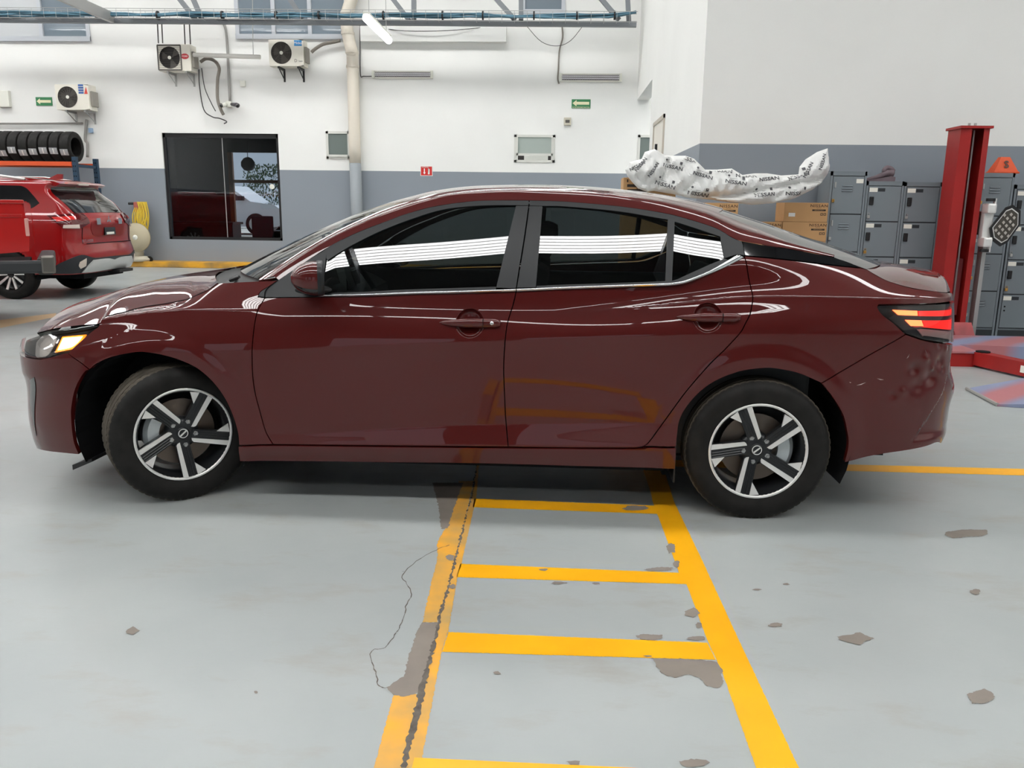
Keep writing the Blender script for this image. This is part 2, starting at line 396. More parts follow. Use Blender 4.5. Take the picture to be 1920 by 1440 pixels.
L5w = spline([-.45,-.2,.1,.3,.55,.8,1.2,1.6,2.0,2.3,2.61,2.8,3.0,3.22], [.72,.745,.765,.755,.785,.815,.832,.836,.832,.822,.795,.768,.735,.708])
def cst(xs, ys): return lin(xs, ys)
SB1 = cst([0, 4], [.05, .05]); SA1 = cst([-.5,.4,.8,2.1,2.5,3.3], [.03,.03,-.2,-.2,0,0])
SB2 = cst([-.5,.4,.9,2.0,2.5,3.3], [.03,.0,-.27,-.22,0,0]); SA2 = cst([-.5,.4,.9,2.1,2.5,3.3], [.02,.02,.07,.07,.03,.02])
SB3 = cst([-.5,.2,.55,2.2,2.6,3.3], [-.02,0,.035,.035,-.02,-.03]); SA3 = cst([-.5,.2,.55,2.2,2.6,3.3], [-.02,-.03,-.12,-.12,-.04,-.03])
SB4 = cst([-.5,.3,.6,1.8,2.3,3.3], [-.24,-.30,-.42,-.42,-.30,-.22]); SA4 = cst([-.5,.3,.6,1.8,2.3,3.3], [-1.3,-.75,-.42,-.42,-.85,-.95])
SB5 = cst([-.5,.2,.6,1.0,2.1,2.6,3.3], [-1.5,-1.3,-.6,-.45,-.45,-.8,-1.6])
LZ = [L0z, L1z, L2z, L3z, L4z, L5z]; LW = [L0w, L1w, L2w, L3w, L4w, L5w]
SA = [cst([0, 1], [.30, .30]), SA1, SA2, SA3, SA4, SB5]; SB = [SA[0], SB1, SB2, SB3, SB4, SB5]
def sstep(t): t = np.clip(t, 0, 1); return t*t*(3-2*t)
def wside(x, z):
    x, z = np.broadcast_arrays(np.asarray(x, float), np.asarray(z, float))
    zs = [f(x) for f in LZ]; ws = [f(x) for f in LW]
    out = ws[0]+SA[0](x)*(z-zs[0])
    for i in range(5):
        h = np.maximum(zs[i+1]-zs[i], 1e-4); t = (z-zs[i])/h; m0 = SA[i](x)*h; m1 = SB[i+1](x)*h
        v = (2*t**3-3*t**2+1)*ws[i]+(t**3-2*t**2+t)*m0+(-2*t**3+3*t**2)*ws[i+1]+(t**3-t**2)*m1
        out = np.where(z >= zs[i], v, out)
    out = np.where(z > zs[5], ws[5]+SB[5](x)*(z-zs[5]), out)
    for xh in (0.0, 2.712):       # raised lip round the wheel arches
        r = np.hypot(x-xh, z-.33)
        out = out+.007*sstep((.480-r)/.07)*(z < .9)
    return out
NZ = spline([.12,.2,.3,.42,.52,.6,.68,.74,.80,.9], [-.78,-.850,-.872,-.868,-.874,-.890,-.888,-.862,-.80,-.70])
RZ = spline([.18,.26,.33,.42,.50,.58,.64,.72,.85,.98,1.06,1.15], [3.52,3.62,3.69,3.725,3.73,3.745,3.71,3.685,3.66,3.65,3.62,3.55])
HANDLES = [(1.4285, .868), (2.455, .912)]
DENTS = [(3.38,.70,.030,.012),(3.45,.745,.022,-.009),(3.49,.66,.040,.016),(3.41,.625,.045,.010),(3.57,.725,.032,.014),(3.63,.785,.02,-.008),(3.33,.60,.020,-.006),(3.55,.80,.018,.008),(3.28,.585,.018,.005),(3.50,.70,.014,-.008),(3.61,.69,.018,.009)]
def Bs(u, z, near=True):
    """lower body: u runs along the side and round both ends, z is height; gives x, half width"""
    u, z = np.broadcast_arrays(np.asarray(u, float), np.asarray(z, float))
    xm = np.clip(u, XF, XR); W = wside(xm, z); x = xm.copy()
    e = 1e-3
    if (u < XF).any():
        sl = (wside(XF+e, z)-wside(XF, z))/e
        t = np.clip((XF-u)/LF, 0, 1.0); xn = NZ(z)
        P0 = W; P1w = W-sl*LF/3; P1x = np.full(z.shape, XF-LF/3); P2w = .70*W; xm_ = .4*xn-.6*.865
        bx = (1-t)**3*XF+3*(1-t)**2*t*P1x+3*(1-t)*t*t*xm_+t**3*xn
        bw = (1-t)**3*P0+3*(1-t)**2*t*P1w+3*(1-t)*t*t*P2w
        x = np.where(u < XF, bx, x); W = np.where(u < XF, bw, W)
    if (u > XR).any():
        sl = (wside(XR, z)-wside(XR-e, z))/e
        t = np.clip((u-XR)/LR, 0, 1.0); xn = RZ(z)
        P1w = W+sl*LR/3; P1x = np.minimum(XR+LR/3, xn-.04); P2w = .80*W
        bx = (1-t)**3*XR+3*(1-t)**2*t*P1x+3*(1-t)*t*t*xn+t**3*xn
        bw = (1-t)**3*W+3*(1-t)**2*t*P1w+3*(1-t)*t*t*P2w
        x = np.where(u > XR, bx, x); W = np.where(u > XR, bw, W)
    for hx, hz in HANDLES:
        r = np.hypot(u-hx, z-hz); W = W-.030*np.sqrt(np.clip(1-(r/.060)**2, 0, 1))*(r < .060)
    # rear bumper: facet edge rising to the tail lamp
    d = (u-3.405)*.745-(z-.37)*.667
    W = W-.020*sstep(d/.018)*sstep((z-.36)/.05)*sstep((.76-z)/.04)*sstep((u-3.3)/.1)
    if near:
        for dx, dz, s, a in DENTS: W = W-a*np.exp(-(((u-dx)/s)**2+((z-dz)/(s*.8))**2))
    return x, W
def Bp(u, z, near=True):
    x, W = Bs(u, z, near); return np.stack([x, -W, np.broadcast_to(z, x.shape)], -1)
GA = lin([.3,.8,1.6,2.3,2.7,3.2], [.60,.47,.43,.45,.55,.75])
def Gp(x, z, near=True):
    x, z = np.broadcast_arrays(np.asarray(x, float), np.asarray(z, float))
    h = z-L5z(x); W = L5w(x)-GA(x)*h-.26*h*np.abs(h)
    return np.stack([x, -W, z], -1)
def normals(S, u, z, near=True, e=.0025):
    du = S(u+e, z, near)-S(u-e, z, near); dz = S(u, z+e, near)-S(u, z-e, near)
    n = np.cross(du, dz); n /= np.linalg.norm(n, axis=-1, keepdims=True)+1e-12
    return n
def pjv(P):
    d = P-CAM; z = d@FW; return np.stack([960+FPX*(d@RT)/z, 720-FPX*(d@UP)/z], -1)
_gu = np.linspace(XF-LF*.8, XR+LR*.8, 520); _gz = np.linspace(.10, 1.22, 170)
def mkgrid(S, gu, gz):
    U, Z = np.meshgrid(gu, gz, indexing='ij'); P = S(U, Z); N = normals(S, U, Z)
    ok = ((CAM-P)*N).sum(-1) > 0.0
    return U, Z, pjv(P), ok
GR = {'B': mkgrid(Bp, _gu, _gz), 'G': mkgrid(Gp, np.linspace(.2, 3.4, 300), np.linspace(.9, 1.5, 100))}
SURF = {'B': Bp, 'G': Gp}
def unproj(s, p):
    if isinstance(p[0], str): return (p[1], p[2])
    U, Z, Q, ok = GR[s]; d = ((Q-np.array(p))**2).sum(-1)+np.where(ok, 0, 400.)
    i = np.unravel_index(np.argmin(d), d.shape); q = np.array([U[i], Z[i]]); S = SURF[s]; best = q.copy(); bd = d[i]
    for _ in range(6):
        f = lambda a: pjv(S(np.array(a[0]), np.array(a[1])))
        r = f(q)-np.array(p); e = 1e-3
        J = np.stack([(f(q+[e, 0])-f(q)).ravel()/e, (f(q+[0, e])-f(q)).ravel()/e], -1)
        try: st = np.linalg.solve(J, -r)
        except Exception: break
        st = np.clip(st, -.04, .04); q = q+st
        rr = ((f(q)-np.array(p))**2).sum()
        if rr < bd: bd = rr; best = q.copy()
    return tuple(best)
def seg2poly(s, segs, n=5, h=.02):
    """list of smooth pixel polylines -> closed densified polygon in surface coordinates"""
    out = []
    for sg in segs:
        pts = [np.array(unproj(s, p)) for p in sg]
        c = catmull(pts, n) if len(pts) > 2 else pts
        out += [tuple(p) for p in c]
    cl = []
    for p in out:
        if not cl or math.hypot(p[0]-cl[-1][0], p[1]-cl[-1][1]) > 1.5e-3: cl.append(p)
    if math.hypot(cl[0][0]-cl[-1][0], cl[0][1]-cl[-1][1]) < 1.5e-3: cl.pop()
    res = []
    for i, p in enumerate(cl):
        q = cl[(i+1) % len(cl)]; k = max(1, int(math.hypot(q[0]-p[0], q[1]-p[1])/h))
        for j in range(k): res.append((p[0]+(q[0]-p[0])*j/k, p[1]+(q[1]-p[1])*j/k))
    A = sum(a[0]*b[1]-b[0]*a[1] for a, b in zip(res, res[1:]+res[:1]))
    return res if A > 0 else res[::-1]
def inset(poly, g):
    n = len(poly); out = []
    for i in range(n):
        a = np.array(poly[i-1]); b = np.array(poly[i]); c = np.array(poly[(i+1) % n])
        e1 = (b-a)/(np.linalg.norm(b-a)+1e-9); e2 = (c-b)/(np.linalg.norm(c-b)+1e-9)
        nn = np.array([-(e1+e2)[1], (e1+e2)[0]]); l = np.linalg.norm(nn)
        nn = nn/l if l > 1e-6 else np.array([-e1[1], e1[0]])
        k = min(1/max(.35, nn@np.array([-e1[1], e1[0]])), 2.2)
        out.append(tuple(b+nn*g*k))
    return out
def inpoly(poly, X, Y):
    P = np.array(poly); c = np.zeros(X.shape, bool); n = len(P); j = n-1
    for i in range(n):
        xi, yi = P[i]; xj, yj = P[j]
        c ^= ((yi > Y) != (yj > Y)) & (X < (xj-xi)*(Y-yi)/(yj-yi+1e-15)+xi); j = i
    return c
def pdist(poly, X, Y):
    P = np.array(poly); d = np.full(X.shape, 9.)
    for i in range(len(P)):
        a = P[i]; b = P[(i+1) % len(P)]; v = b-a; L = v@v+1e-15
        t = np.clip(((X-a[0])*v[0]+(Y-a[1])*v[1])/L, 0, 1)
        d = np.minimum(d, np.hypot(X-a[0]-t*v[0], Y-a[1]-t*v[1]))
    return d
PCACHE = {}
def panel(name, segs, mt, parent, s='B', off=0.0, h=.018, gap=.0024, flange=.022, far=True, extra=None, creases=True, key=None, edge=.014, ymid=0.0):
    """a body panel cut out of the surface by its traced outline; returns [near, far]"""
    poly = inset(seg2poly(s, segs, h=edge), gap); S = SURF[s]
    lo = np.min(poly, 0); hi = np.max(poly, 0)
    X, Y = np.meshgrid(np.arange(lo[0], hi[0], h), np.arange(lo[1], hi[1], h*.8), indexing='ij')
    X = X+.5*h*(np.arange(X.shape[1]) % 2)[None, :]
    pts = [X.ravel(), Y.ravel()]
    if s == 'B' and creases:
        xs = np.arange(lo[0], hi[0], h*.8); 
        for f in (L1z, L2z, L3z, L4z):
            for dz in (-.006, 0, .006):
                pts = [np.r_[pts[0], xs], np.r_[pts[1], f(np.clip(xs, XF, XR))+dz]]
        for hx, hz in HANDLES:
            for rr in (.012, .03, .045, .053, .058, .0605, .064):
                a = np.linspace(0, 2*PI, 40, endpoint=False); pts = [np.r_[pts[0], hx+rr*np.cos(a)], np.r_[pts[1], hz+rr*np.sin(a)]]
    if extra is not None: pts = [np.r_[pts[0], extra[0]], np.r_[pts[1], extra[1]]]
    X, Y = pts; k = inpoly(poly, X, Y); X = X[k]; Y = Y[k]; k = pdist(poly, X, Y) > .005; X = X[k]; Y = Y[k]
    n = len(poly); vs = [Vector(p) for p in poly]+[Vector((a, b)) for a, b in zip(X, Y)]
    r = delaunay_2d_cdt(vs, [], [list(range(n))], 1, 1e-6)
    V2 = np.array([v[:] for v in r[0]]); T = [tuple(t) for t in r[2]]
    orig = r[3]
    bidx = {}
    for i, o in enumerate(orig):
        for q in o:
            if q < n: bidx[q] = i
    loop = [bidx[i] for i in range(n)]
    out = []
    for near in ((True, False) if far else (True,)):
        P = S(V2[:, 0], V2[:, 1], near); N = normals(S, V2[:, 0], V2[:, 1], near); P = P+N*off
        fl = P[loop]-N[loop]*flange; m = len(P)
        nxt = np.roll(P[loop], -1, 0)-np.roll(P[loop], 1, 0); ne = np.cross(nxt, N[loop]); ne /= np.linalg.norm(ne, axis=1, keepdims=True)+1e-9
        VV = np.concatenate([P, P[loop], fl]); NN = np.concatenate([N, ne, ne])
        FF = []
        for t in T:
            a, b, c = t
            if np.cross(P[b]-P[a], P[c]-P[a])@(N[a]+N[b]+N[c]) < 0: t = (a, c, b)
            FF.append(t)
        for i in range(n):
            j = (i+1) % n; FF.append((m+i, m+n+i, m+n+j, m+j))
        if not near:
            VV = VV*[1, -1, 1]+np.array([0, 2*ymid, 0]); NN = NN*[1, -1, 1]; FF = [f[::-1] for f in FF]
        me = bpy.data.meshes.new(name); me.from_pydata(VV.tolist(), [], FF); me.materials.append(mt)
        me.polygons.foreach_set('use_smooth', [True]*len(me.polygons))
        me.normals_split_custom_set_from_vertices(NN.tolist()); me.update()
        out.append(link(name, me, parent if not isinstance(parent, (list, tuple)) else parent[0 if near else 1]))
    return out

# ---- traced outlines (pixels of the photograph)
T_seam_hood = [(186,607),(199,594),(233,585),(271,575),(300,571),(348,562),(370,553),(393,542),(409,530.5)]
T_doorF = [(497,558.5),(494,563),(483,583),(478,604),(475,627),(472.5,658),(473.5,700),(478,735),(487,770),(498,808),(508,827),(513,833.5)]
T_archF = [(448,835),(445,809),(435,777),(421,747),(399,717),(372,693),(345,679),(312,668),(277,661.6),(250,661.6),(210,670),(182,682),(168,693)]
T_archF2 = [(168,693),(158,699),(142,728),(135,760),(134,781),(139,827),(149,852.5)]
T_doorMid = [(968,546.7),(962.5,570),(960,578),(952,604),(948.4,627),(945.5,660),(944.4,693),(946,738),(948,782),(952,828),(953,838)]
T_doorR = [(1396,481.5),(1400,497),(1403,517),(1408,540),(1411.5,557),(1410,572),(1406,590),(1398,606),(1389,622.5),(1369,645),(1355,659.5),(1328,686),(1285,736),(1241,796),(1217.5,828),(1206,837),(1190,840)]
T_archR = [(1268,838),(1270,817),(1275,787),(1290,760),(1314,734),(1343,714),(1387,697),(1430,691),(1455,691.7),(1496,700),(1540,718.5)]
T_archR2 = [(1540,718.5),(1562,747),(1580,778),(1588,810),(1590,834),(1583,867)]
T_belt = [(598,556.5),(690,555),(780,551.7),(880,549.5),(968,546.7)]
T_beltR = [(968,546.7),(1060,542.5),(1160,539),(1230,537),(1266.7,535)]
T_kick = [(1266.7,535),(1290,530),(1327,515),(1362,499),(1396,481.5)]
T_qtop = [(1396,479.5),(1473,487),(1557,497),(1615,502.5)]
T_trunk = [(1624,504.5),(1645,517),(1662,525.6),(1687,534),(1720,541.7),(1768.5,548)]
# ---- painted side panels
panel('front_fender', [T_seam_hood, [(409,530.5),(467,527.5),(521.5,525.5)], [(521.5,525.5),(503,538),(489,547),(484,556.5)], [(484,556.5),(497,558.5)], T_doorF, [(513,833.5),(448,835)], T_archF, [(168,693),(127,662.5)], [(127,662.5),(139,650),(155,636),(171,622),(184,612.5),(186,607)]], paint, car)
fd = panel('front_door', [[(497,558.5),(598,556.5)], T_belt, T_doorMid, [(953,838),(700,835.5),(513,833.5)], T_doorF[::-1]], paint, car)
rd = panel('rear_door', [T_beltR, T_kick, T_doorR, [(1190,840),(1060,839.5),(953,838)], T_doorMid[::-1]], paint, car)
TLtop = [(1648,571.5),(1700,570.5),(1745,569.5),('p',RU(3.86),.985)]
panel('quarter_panel', [T_qtop, [(1615,502.5),(1624,504.5)], T_trunk, [(1768.5,548),('p',RU(3.84),1.01)], [('p',RU(3.84),1.01),('p',RU(3.86),.985)], TLtop[::-1], [(1648,571.5),(1646,577),(1655,590),(1677,607),(1698,627)], [(1698,627),(1640,660),(1573,699),(1540,718.5)], T_archR[::-1], [(1268,838),(1206,837)], T_doorR[::-1][1:]], paint, car)
ex = np.meshgrid(np.arange(3.22, 3.75, .012), np.arange(.5, .86, .012))
rb = panel('rear_bumper', [[(1540,718.5),(1573,699),(1640,660),(1698,627)], [(1698,627),(1732,638),(1765,643.5),('p',RU(3.86),.775)], [('p',RU(3.86),.775),('p',XR+LR,.775)], [('p',XR+LR,.775),('p',XR+LR,.34)], [('p',XR+LR,.34),('p',RU(3.75),.325),(1757,830),(1740,836),(1657,851),(1583,867.5)], T_archR2[::-1]], paint, car, extra=[ex[0].ravel(), ex[1].ravel()])
fb = panel('front_bumper', [[(127,662.5),(168,693)], T_archF2, [(149,852.5),(108,848.6),(71,841.6),('p',-.86,.172)], [('p',-.86,.172),('p',XF-LF,.185)], [('p',XF-LF,.185),('p',XF-LF,.655)], [('p',XF-LF,.655),('p',-1.0,.655),('p',-.90,.655),(77,674)], [(77,674),(100,668),(124,661.5),(127,662.5)]], paint, car)
panel('rocker_panel', [[(447,836.5),(513,834.8),(700,836.8),(953,839.5),(1190,841.3),(1206,839.3),(1268,839.5)], [(1268,839.5),(1266,879)], [(1266,879),(1100,874),(900,868.5),(700,866),(450,864.5)], [(450,864.5),(447,836.5)]], paint, car, off=.004, creases=False)
scuff = mat('scuffed_paint', srgb(190, 170, 166), .6)
for q in ([(1606,722.5),(1623,717)], [(1644,709.5),(1657,712)], [(1592,716),(1596,717)], [(1700,672),(1705,664)], [(1733,652),(1738,664)]):
    (a_, b_), (c_, d_) = q; panel('scratch', [[(a_, b_), (c_, d_)], [(c_, d_), ((a_+c_)/2+.3, (b_+d_)/2+1.5)], [((a_+c_)/2+.3, (b_+d_)/2+1.5), (a_, b_)]], scuff, rb[0], off=.0015, flange=.001, gap=0, far=False, creases=False, edge=.01)
# ---- lamps
hl = panel('headlight', [[(69,625.5),(108,616.5),(155,610.5),(186,608.5)], [(186,608.5),(184,613),(171,622),(155,636),(139,650),(124,660.5)], [(124,660.5),(100,667),(77,673),('p',-.93,.662)], [('p',-.93,.662),('p',-.95,.70),(69,625.5)]], lensdark, car, off=-.020, flange=.03)
panel('lamp_lens', [[(69,625.5),(108,616.5),(155,610.5),(186,608.5)], [(186,608.5),(184,613),(171,622),(155,636),(139,650),(124,660.5)], [(124,660.5),(100,667),(77,673),('p',-.93,.662)], [('p',-.93,.662),('p',-.95,.70),(69,625.5)]], lensclear, hl, off=.0, flange=.0)
panel('reflector', [[(64,640),(75,629),(90,626.5)], [(90,626.5),(101,632),(98,645)], [(98,645),(88,662),(80,668.5)], [(80,668.5),(64,670),(62,655),(64,640)]], headglow, hl, off=-.012, flange=.004, gap=.0, edge=.01)
panel('turn_signal_edge', [[(113,630),(158,626)], [(158,626),(148,640),(134,652),(124,655)], [(124,655),(99,660)], [(99,660),(106,645),(113,630)]], amberd, hl, off=-.012, flange=.006, gap=0, edge=.01)
panel('turn_signal', [[(116,632.5),(152,629.5)], [(152,629.5),(143,641),(132,649.5),(122,652.5)], [(122,652.5),(105,656)], [(105,656),(110,645),(116,632.5)]], amber, hl, off=-.008, flange=.006, gap=0, edge=.01)
panel('trim_strip', [[(92,622),(130,617),(182,611)], [(182,611),(150,619),(96,626)], [(96,626),(92,622)]], satinblack, hl, off=-.008, flange=.006, gap=0, edge=.01)
tl = panel('tail_light', [[(1648,572.5),(1700,571.5),(1745,570.5),('p',RU(3.86),.975)], [('p',RU(3.86),.975),('p',RU(3.88),.785)], [('p',RU(3.88),.785),(1765,642),(1732,636.5),(1699,626)], [(1699,626),(1677,607),(1655,590),(1646.5,577),(1648,572.5)]], lensdark, car, off=-.012, flange=.02)
panel('lamp_lens', [[(1648,572.5),(1700,571.5),(1745,570.5),('p',RU(3.86),.975)], [('p',RU(3.86),.975),('p',RU(3.88),.785)], [('p',RU(3.88),.785),(1765,642),(1732,636.5),(1699,626)], [(1699,626),(1677,607),(1655,590),(1646.5,577),(1648,572.5)]], lensclear, tl, off=.004, flange=.01)
panel('tail_lamp_bar', [[(1675,580.5),(1721,582.5)], [(1721,582.5),(1722,591.5)], [(1722,591.5),(1686,590)], [(1686,590),(1675,580.5)]], redlit, tl, off=-.004, flange=.006, gap=0, edge=.01)
panel('tail_lamp_bar', [[(1699,599.5),(1729,600.5)], [(1729,600.5),(1733,611.5)], [(1733,611.5),(1710,611)], [(1710,611),(1699,599.5)]], redlit, tl, off=-.004, flange=.006, gap=0, edge=.01)
panel('tail_lamp_red', [[(1724,582.5),('p',RU(3.85),.945)], [('p',RU(3.85),.945),('p',RU(3.85),.915)], [('p',RU(3.85),.915),(1725,592)], [(1725,592),(1724,582.5)]], redglow, tl, off=-.006, flange=.006, gap=0, edge=.01)
panel('tail_lamp_red', [[(1732,600.5),('p',RU(3.85),.898)], [('p',RU(3.85),.898),('p',RU(3.85),.84)], [('p',RU(3.85),.84),(1737,614),(1712,613.5)], [(1712,613.5),(1735,612),(1732,600.5)]], redglow, tl, off=-.006, flange=.006, gap=0, edge=.01)
panel('reverse_lamp', [[(1722,617.5),(1745,618),('p',RU(3.85),.832)], [('p',RU(3.85),.832),('p',RU(3.85),.79)], [('p',RU(3.85),.79),(1745,631),(1732,631)], [(1732,631),(1722,617.5)]], mat('reverse_lamp_lens', (.62, .54, .52), .2, coat=1), tl, off=-.005, flange=.006, gap=0, edge=.01)
# ---- front: black corner slot and centre grille
panel('air_slot', [[(57,712),(65,707)], [(65,707),(66,760),(69,817)], [(69,817),(63,792),(57,750),(57,712)]], blackgloss, fb, off=.003, flange=.008, gap=0, creases=False)
panel('grille', [[('p',-1.06,.62),('p',XF-LF,.62)], [('p',XF-LF,.62),('p',XF-LF,.22)], [('p',XF-LF,.22),('p',-1.2,.22),('p',-1.10,.40),('p',-1.06,.62)]], blackgloss, fb, off=.004, flange=.008, gap=0, creases=False)
# ---- windows
T_wtopF = [(606,471),(627,457),(677,433.5),(727,414.5),(760,402),(810,388.5),(877,378.5),(927,376),(991.5,376.3)]
T_wtopR = [(992.5,376.3),(1060,378.3),(1160,387),(1243,399.5),(1293,412),(1343,428.5),(1373,446),(1391,453)]
T_gtopF = [(614,489),(650,466),(693,443.5),(730,427),(780,408.5),(827,394.5),(877,387.8),(927,385.3),(967.5,385.3)]
T_gtopR = [(1017.5,386.7),(1060,387.8),(1160,397),(1252,412.5)]
T_gbotF = [(603,551),(690,547.5),(760,543.5),(930,538)]
panel('door_glass', [T_gtopF, [(967.5,385.3),(930,538)], T_gbotF[::-1], [(603,551),(614,489)]], tint, fd, s='G', off=-.004, flange=.004, gap=-.004)
panel('door_glass', [T_gtopR, [(1252,412.5),(1247,528)], [(1247,528),(1060,534.5),(1005,537)], [(1005,537),(1017.5,386.7)]], tint, rd, s='G', off=-.004, flange=.004, gap=-.004)
panel('quarter_glass', [[(1265,417),(1293,425),(1350,444)], [(1350,444),(1357.5,484)], [(1357.5,484),(1333,495.5),(1285,517),(1266.7,525)], [(1266.7,525),(1260,527)], [(1260,527),(1265,417)]], tint, rd, s='G', off=-.004, flange=.004, gap=-.004)
panel('window_frame', [T_wtopF, [(991.5,376.3),(991.3,386)], [(991.3,386),(967.5,385.3)], T_gtopF[::-1], [(614,489),(606,471)]], satinblack, fd, s='G', off=.002, flange=.012, gap=.0008)
panel('pillar_cover', [[(967.5,386),(991,386.5)], [(991,386.5),(983,443),(973,505),(967.5,541)], [(967.5,541),(930,540)], [(930,540),(967.5,386)]], satinblack, fd, s='G', off=.003, flange=.012, gap=.0008)
panel('pillar_cover', [[(992.8,386.5),(1017.5,387)], [(1017.5,387),(1005,539)], [(1005,539),(969,540)], [(969,540),(975,505),(985,443),(992.8,386.5)]], satinblack, rd, s='G', off=.003, flange=.012, gap=.0008)
panel('window_frame', [T_wtopR, [(1391,453),(1396,479)], [(1396,479),(1379,478.5),(1358,485)], [(1358,485),(1350,444)], [(1350,444),(1293,425),(1252,412.5)], T_gtopR[::-1], [(1017.5,386.7),(992.8,386)], [(992.8,386),(992.5,376.3)]], satinblack, rd, s='G', off=.002, flange=.012, gap=.0008)
panel('window_divider', [[(1252,411),(1265,415)], [(1265,415),(1260,528)], [(1260,528),(1247,529)], [(1247,529),(1252,411)]], satinblack, rd, s='G', off=.003, flange=.012, gap=.0005)
panel('mirror_sail', [[(497.5,558),(498,548),(504,538),(522.5,526)], [(522.5,526),(576,489.5),(606,471.5)], [(606,471.5),(613,475)], [(613,475),(603,551)], [(603,551),(600,557)], [(600,557),(497.5,558)]], satinblack, fd, s='G', off=.003, flange=.014, gap=.0005)
panel('fender_corner_trim', [[(521.5,527),(503,539),(489.5,548),(485,556)], [(485,556),(496,557.5)], [(496,557.5),(497,548),(503,539.5),(521.5,527)]], satinblack, car, s='B', off=.004, flange=.012, gap=.0003, creases=False)
def bead(name, top, bot, mt, parents):
    A = np.array(catmull([unproj('G', p) for p in top], 5)); Bq = np.array(catmull([unproj('G', p) for p in bot], 5))
    for near in (True, False):
        P = []
        for a, b in zip(A, Bq):
            row = []
            for k in range(8):
                t = k/7; q = a+(b-a)*t; n_ = normals(Gp, np.array(q[0]), np.array(q[1])); c = Gp(np.array(q[0]), np.array(q[1]))+n_*(.002+.009*math.sin(PI*t)**.7)
                row.append((c[0], c[1] if near else -c[1], c[2]))
            P.append(row)
        MB().grid(P).build(name, mt, parents[0 if near else 1], smooth=True)
def strip(name, top, bot, mt, parent, off=.008, fl=.012):
    return panel(name, [top, [top[-1], bot[-1]], bot[::-1], [bot[0], top[0]]], mt, parent, s='G', off=off, flange=fl, gap=.0002, edge=.012)
bead('chrome_trim', [(602,553.5),(690,551.5),(780,547.5),(880,545),(967.3,542)], [(600,556.5),(690,555),(780,551.7),(880,549.5),(967.3,546.7)], chrome, fd)
strip('belt_seal', [(602,550.5),(690,547.5),(760,543.5),(930,538)], [(602,553.5),(690,551.5),(760,548),(930,543)], satinblack, fd, .004)
bead('chrome_trim', [(969,541.8),(1060,538),(1160,534.5),(1230,532),(1266,529.5),(1288,524.5),(1327,509),(1362,489),(1378,479.5)], [(969,546.7),(1060,542.5),(1160,539),(1230,537),(1266.7,535),(1290,530),(1327,515.5),(1362,499.5),(1394,483)], chrome, rd)
strip('belt_seal', [(1006,536.5),(1060,534),(1160,531),(1248,527.5),(1267,525),(1285,517),(1333,495.5),(1358,485.5)], [(1006,541),(1060,538.5),(1160,535),(1230,532.5),(1266,530),(1288,525),(1333,507),(1366,488)], satinblack, rd, .004)
# ---- roof rail (A pillar, roof side, C pillar), C pillar trim
E1px = [(522.5,525),(576.7,488),(627,456.5),(677,432.8),(727,413.8),(760,401.5),(810,387.8),(877,377.8),(927,375.5),(992,375.6),(1060,377.8),(1160,386.5),(1243,398.8),(1293,411.3),(1343,427.8),(1373,445),(1392,452),(1440,460),(1490,468),(1563,481.5)]
E2px = [(485,523,.735),(533,491,.705),(580,462,.675),(627,435,.65),(677,410.5,.625),(716,394.5,.608),(760,379.5,.59),(812,364.5,.575),(870,355.5,.565),(930,352.3,.562),(1010,351.5,.56),(1100,355,.558),(1190,363.5,.555),(1250,373,.553),(1310,387,.553),(1346,399,.555),(1380,413,.56),(1423,430,.57),(1480,453,.59),(1564,482,.635)]
E1 = np.array([Gp(*map(np.array, unproj('G', p))) for p in E1px]); E2 = np.array([ony(u, v, -w_) for u, v, w_ in E2px])
E1 = np.array(catmull(E1, 5)); E2 = np.array(catmull(E2, 5))
def resamp(P, n):
    d = np.r_[0, np.cumsum(np.linalg.norm(np.diff(P, axis=0), axis=1))]; t = np.linspace(0, d[-1], n)
    return np.stack([np.interp(t, d, P[:, i]) for i in range(3)], -1)
def crossbez(A, Bq, a0, a1, n=9):
    """convex section from A (side, tilt a0) to B (top, tilt a1)"""
    d = np.linalg.norm(Bq-A); out = []
    ta = np.array([0, math.sin(a0), math.cos(a0)]); tb = np.array([0, math.sin(a1), math.cos(a1)])
    ex_ = np.array([(Bq-A)[0], 0, 0]); P1 = A+ta*d*.38+ex_*.33; P2 = Bq-tb*d*.38-ex_*.33
    for t in np.linspace(0, 1, n): out.append((1-t)**3*A+3*(1-t)**2*t*P1+3*(1-t)*t*t*P2+t**3*Bq)
    return out
def mirrored(P): return [[(p[0], -p[1], p[2]) for p in r] for r in P]
railP = [crossbez(E1[i], E2[i], math.radians(30), math.radians(72)) for i in range(len(E1))]
for PP in (railP, mirrored(railP)): MB().grid(PP).build('roof_rail', paint, car, smooth=True)
panel('pillar_trim', [[(1392.5,453.5),(1440,461),(1490,469),(1563,482.5)], [(1563,482.5),(1592,492),(1614,502)], [(1614,502),(1557,496),(1473,486),(1397,478.5)], [(1397,478.5),(1392.5,453.5)]], blackgloss, car, s='G', off=.0, flange=.012, gap=.0008)
def crown(name, E, bul, mt, parent=None, n=22, inset_=0.0, zoff=0.0):
    """surface from the left edge E over the car to its mirror image; bul(s)->(bx,bz) at the centre line"""
    P = []
    for i, e in enumerate(E):
        bx, bz = bul(i/(len(E)-1)); row = []
        for t in np.linspace(-1, 1, n+1):
            k = 1-t*t; row.append((e[0]+bx*k, e[1]*-t*(1-inset_), e[2]+bz*k+zoff))
        P.append(row)
    return MB().grid(P).build(name, mt, parent or car, smooth=True)
_q = pjv(E2)[:, 0]; i1, i2 = int(np.argmin(abs(_q-743))), int(np.argmin(abs(_q-1347)))
ws = E2[:i1+1]; rf = E2[i1:i2+1]; rg = E2[i2:]
crown('windscreen', ws, lambda s: (-.30*(1-s)**1.2-.10*s, .012+.014*s), wsglass)
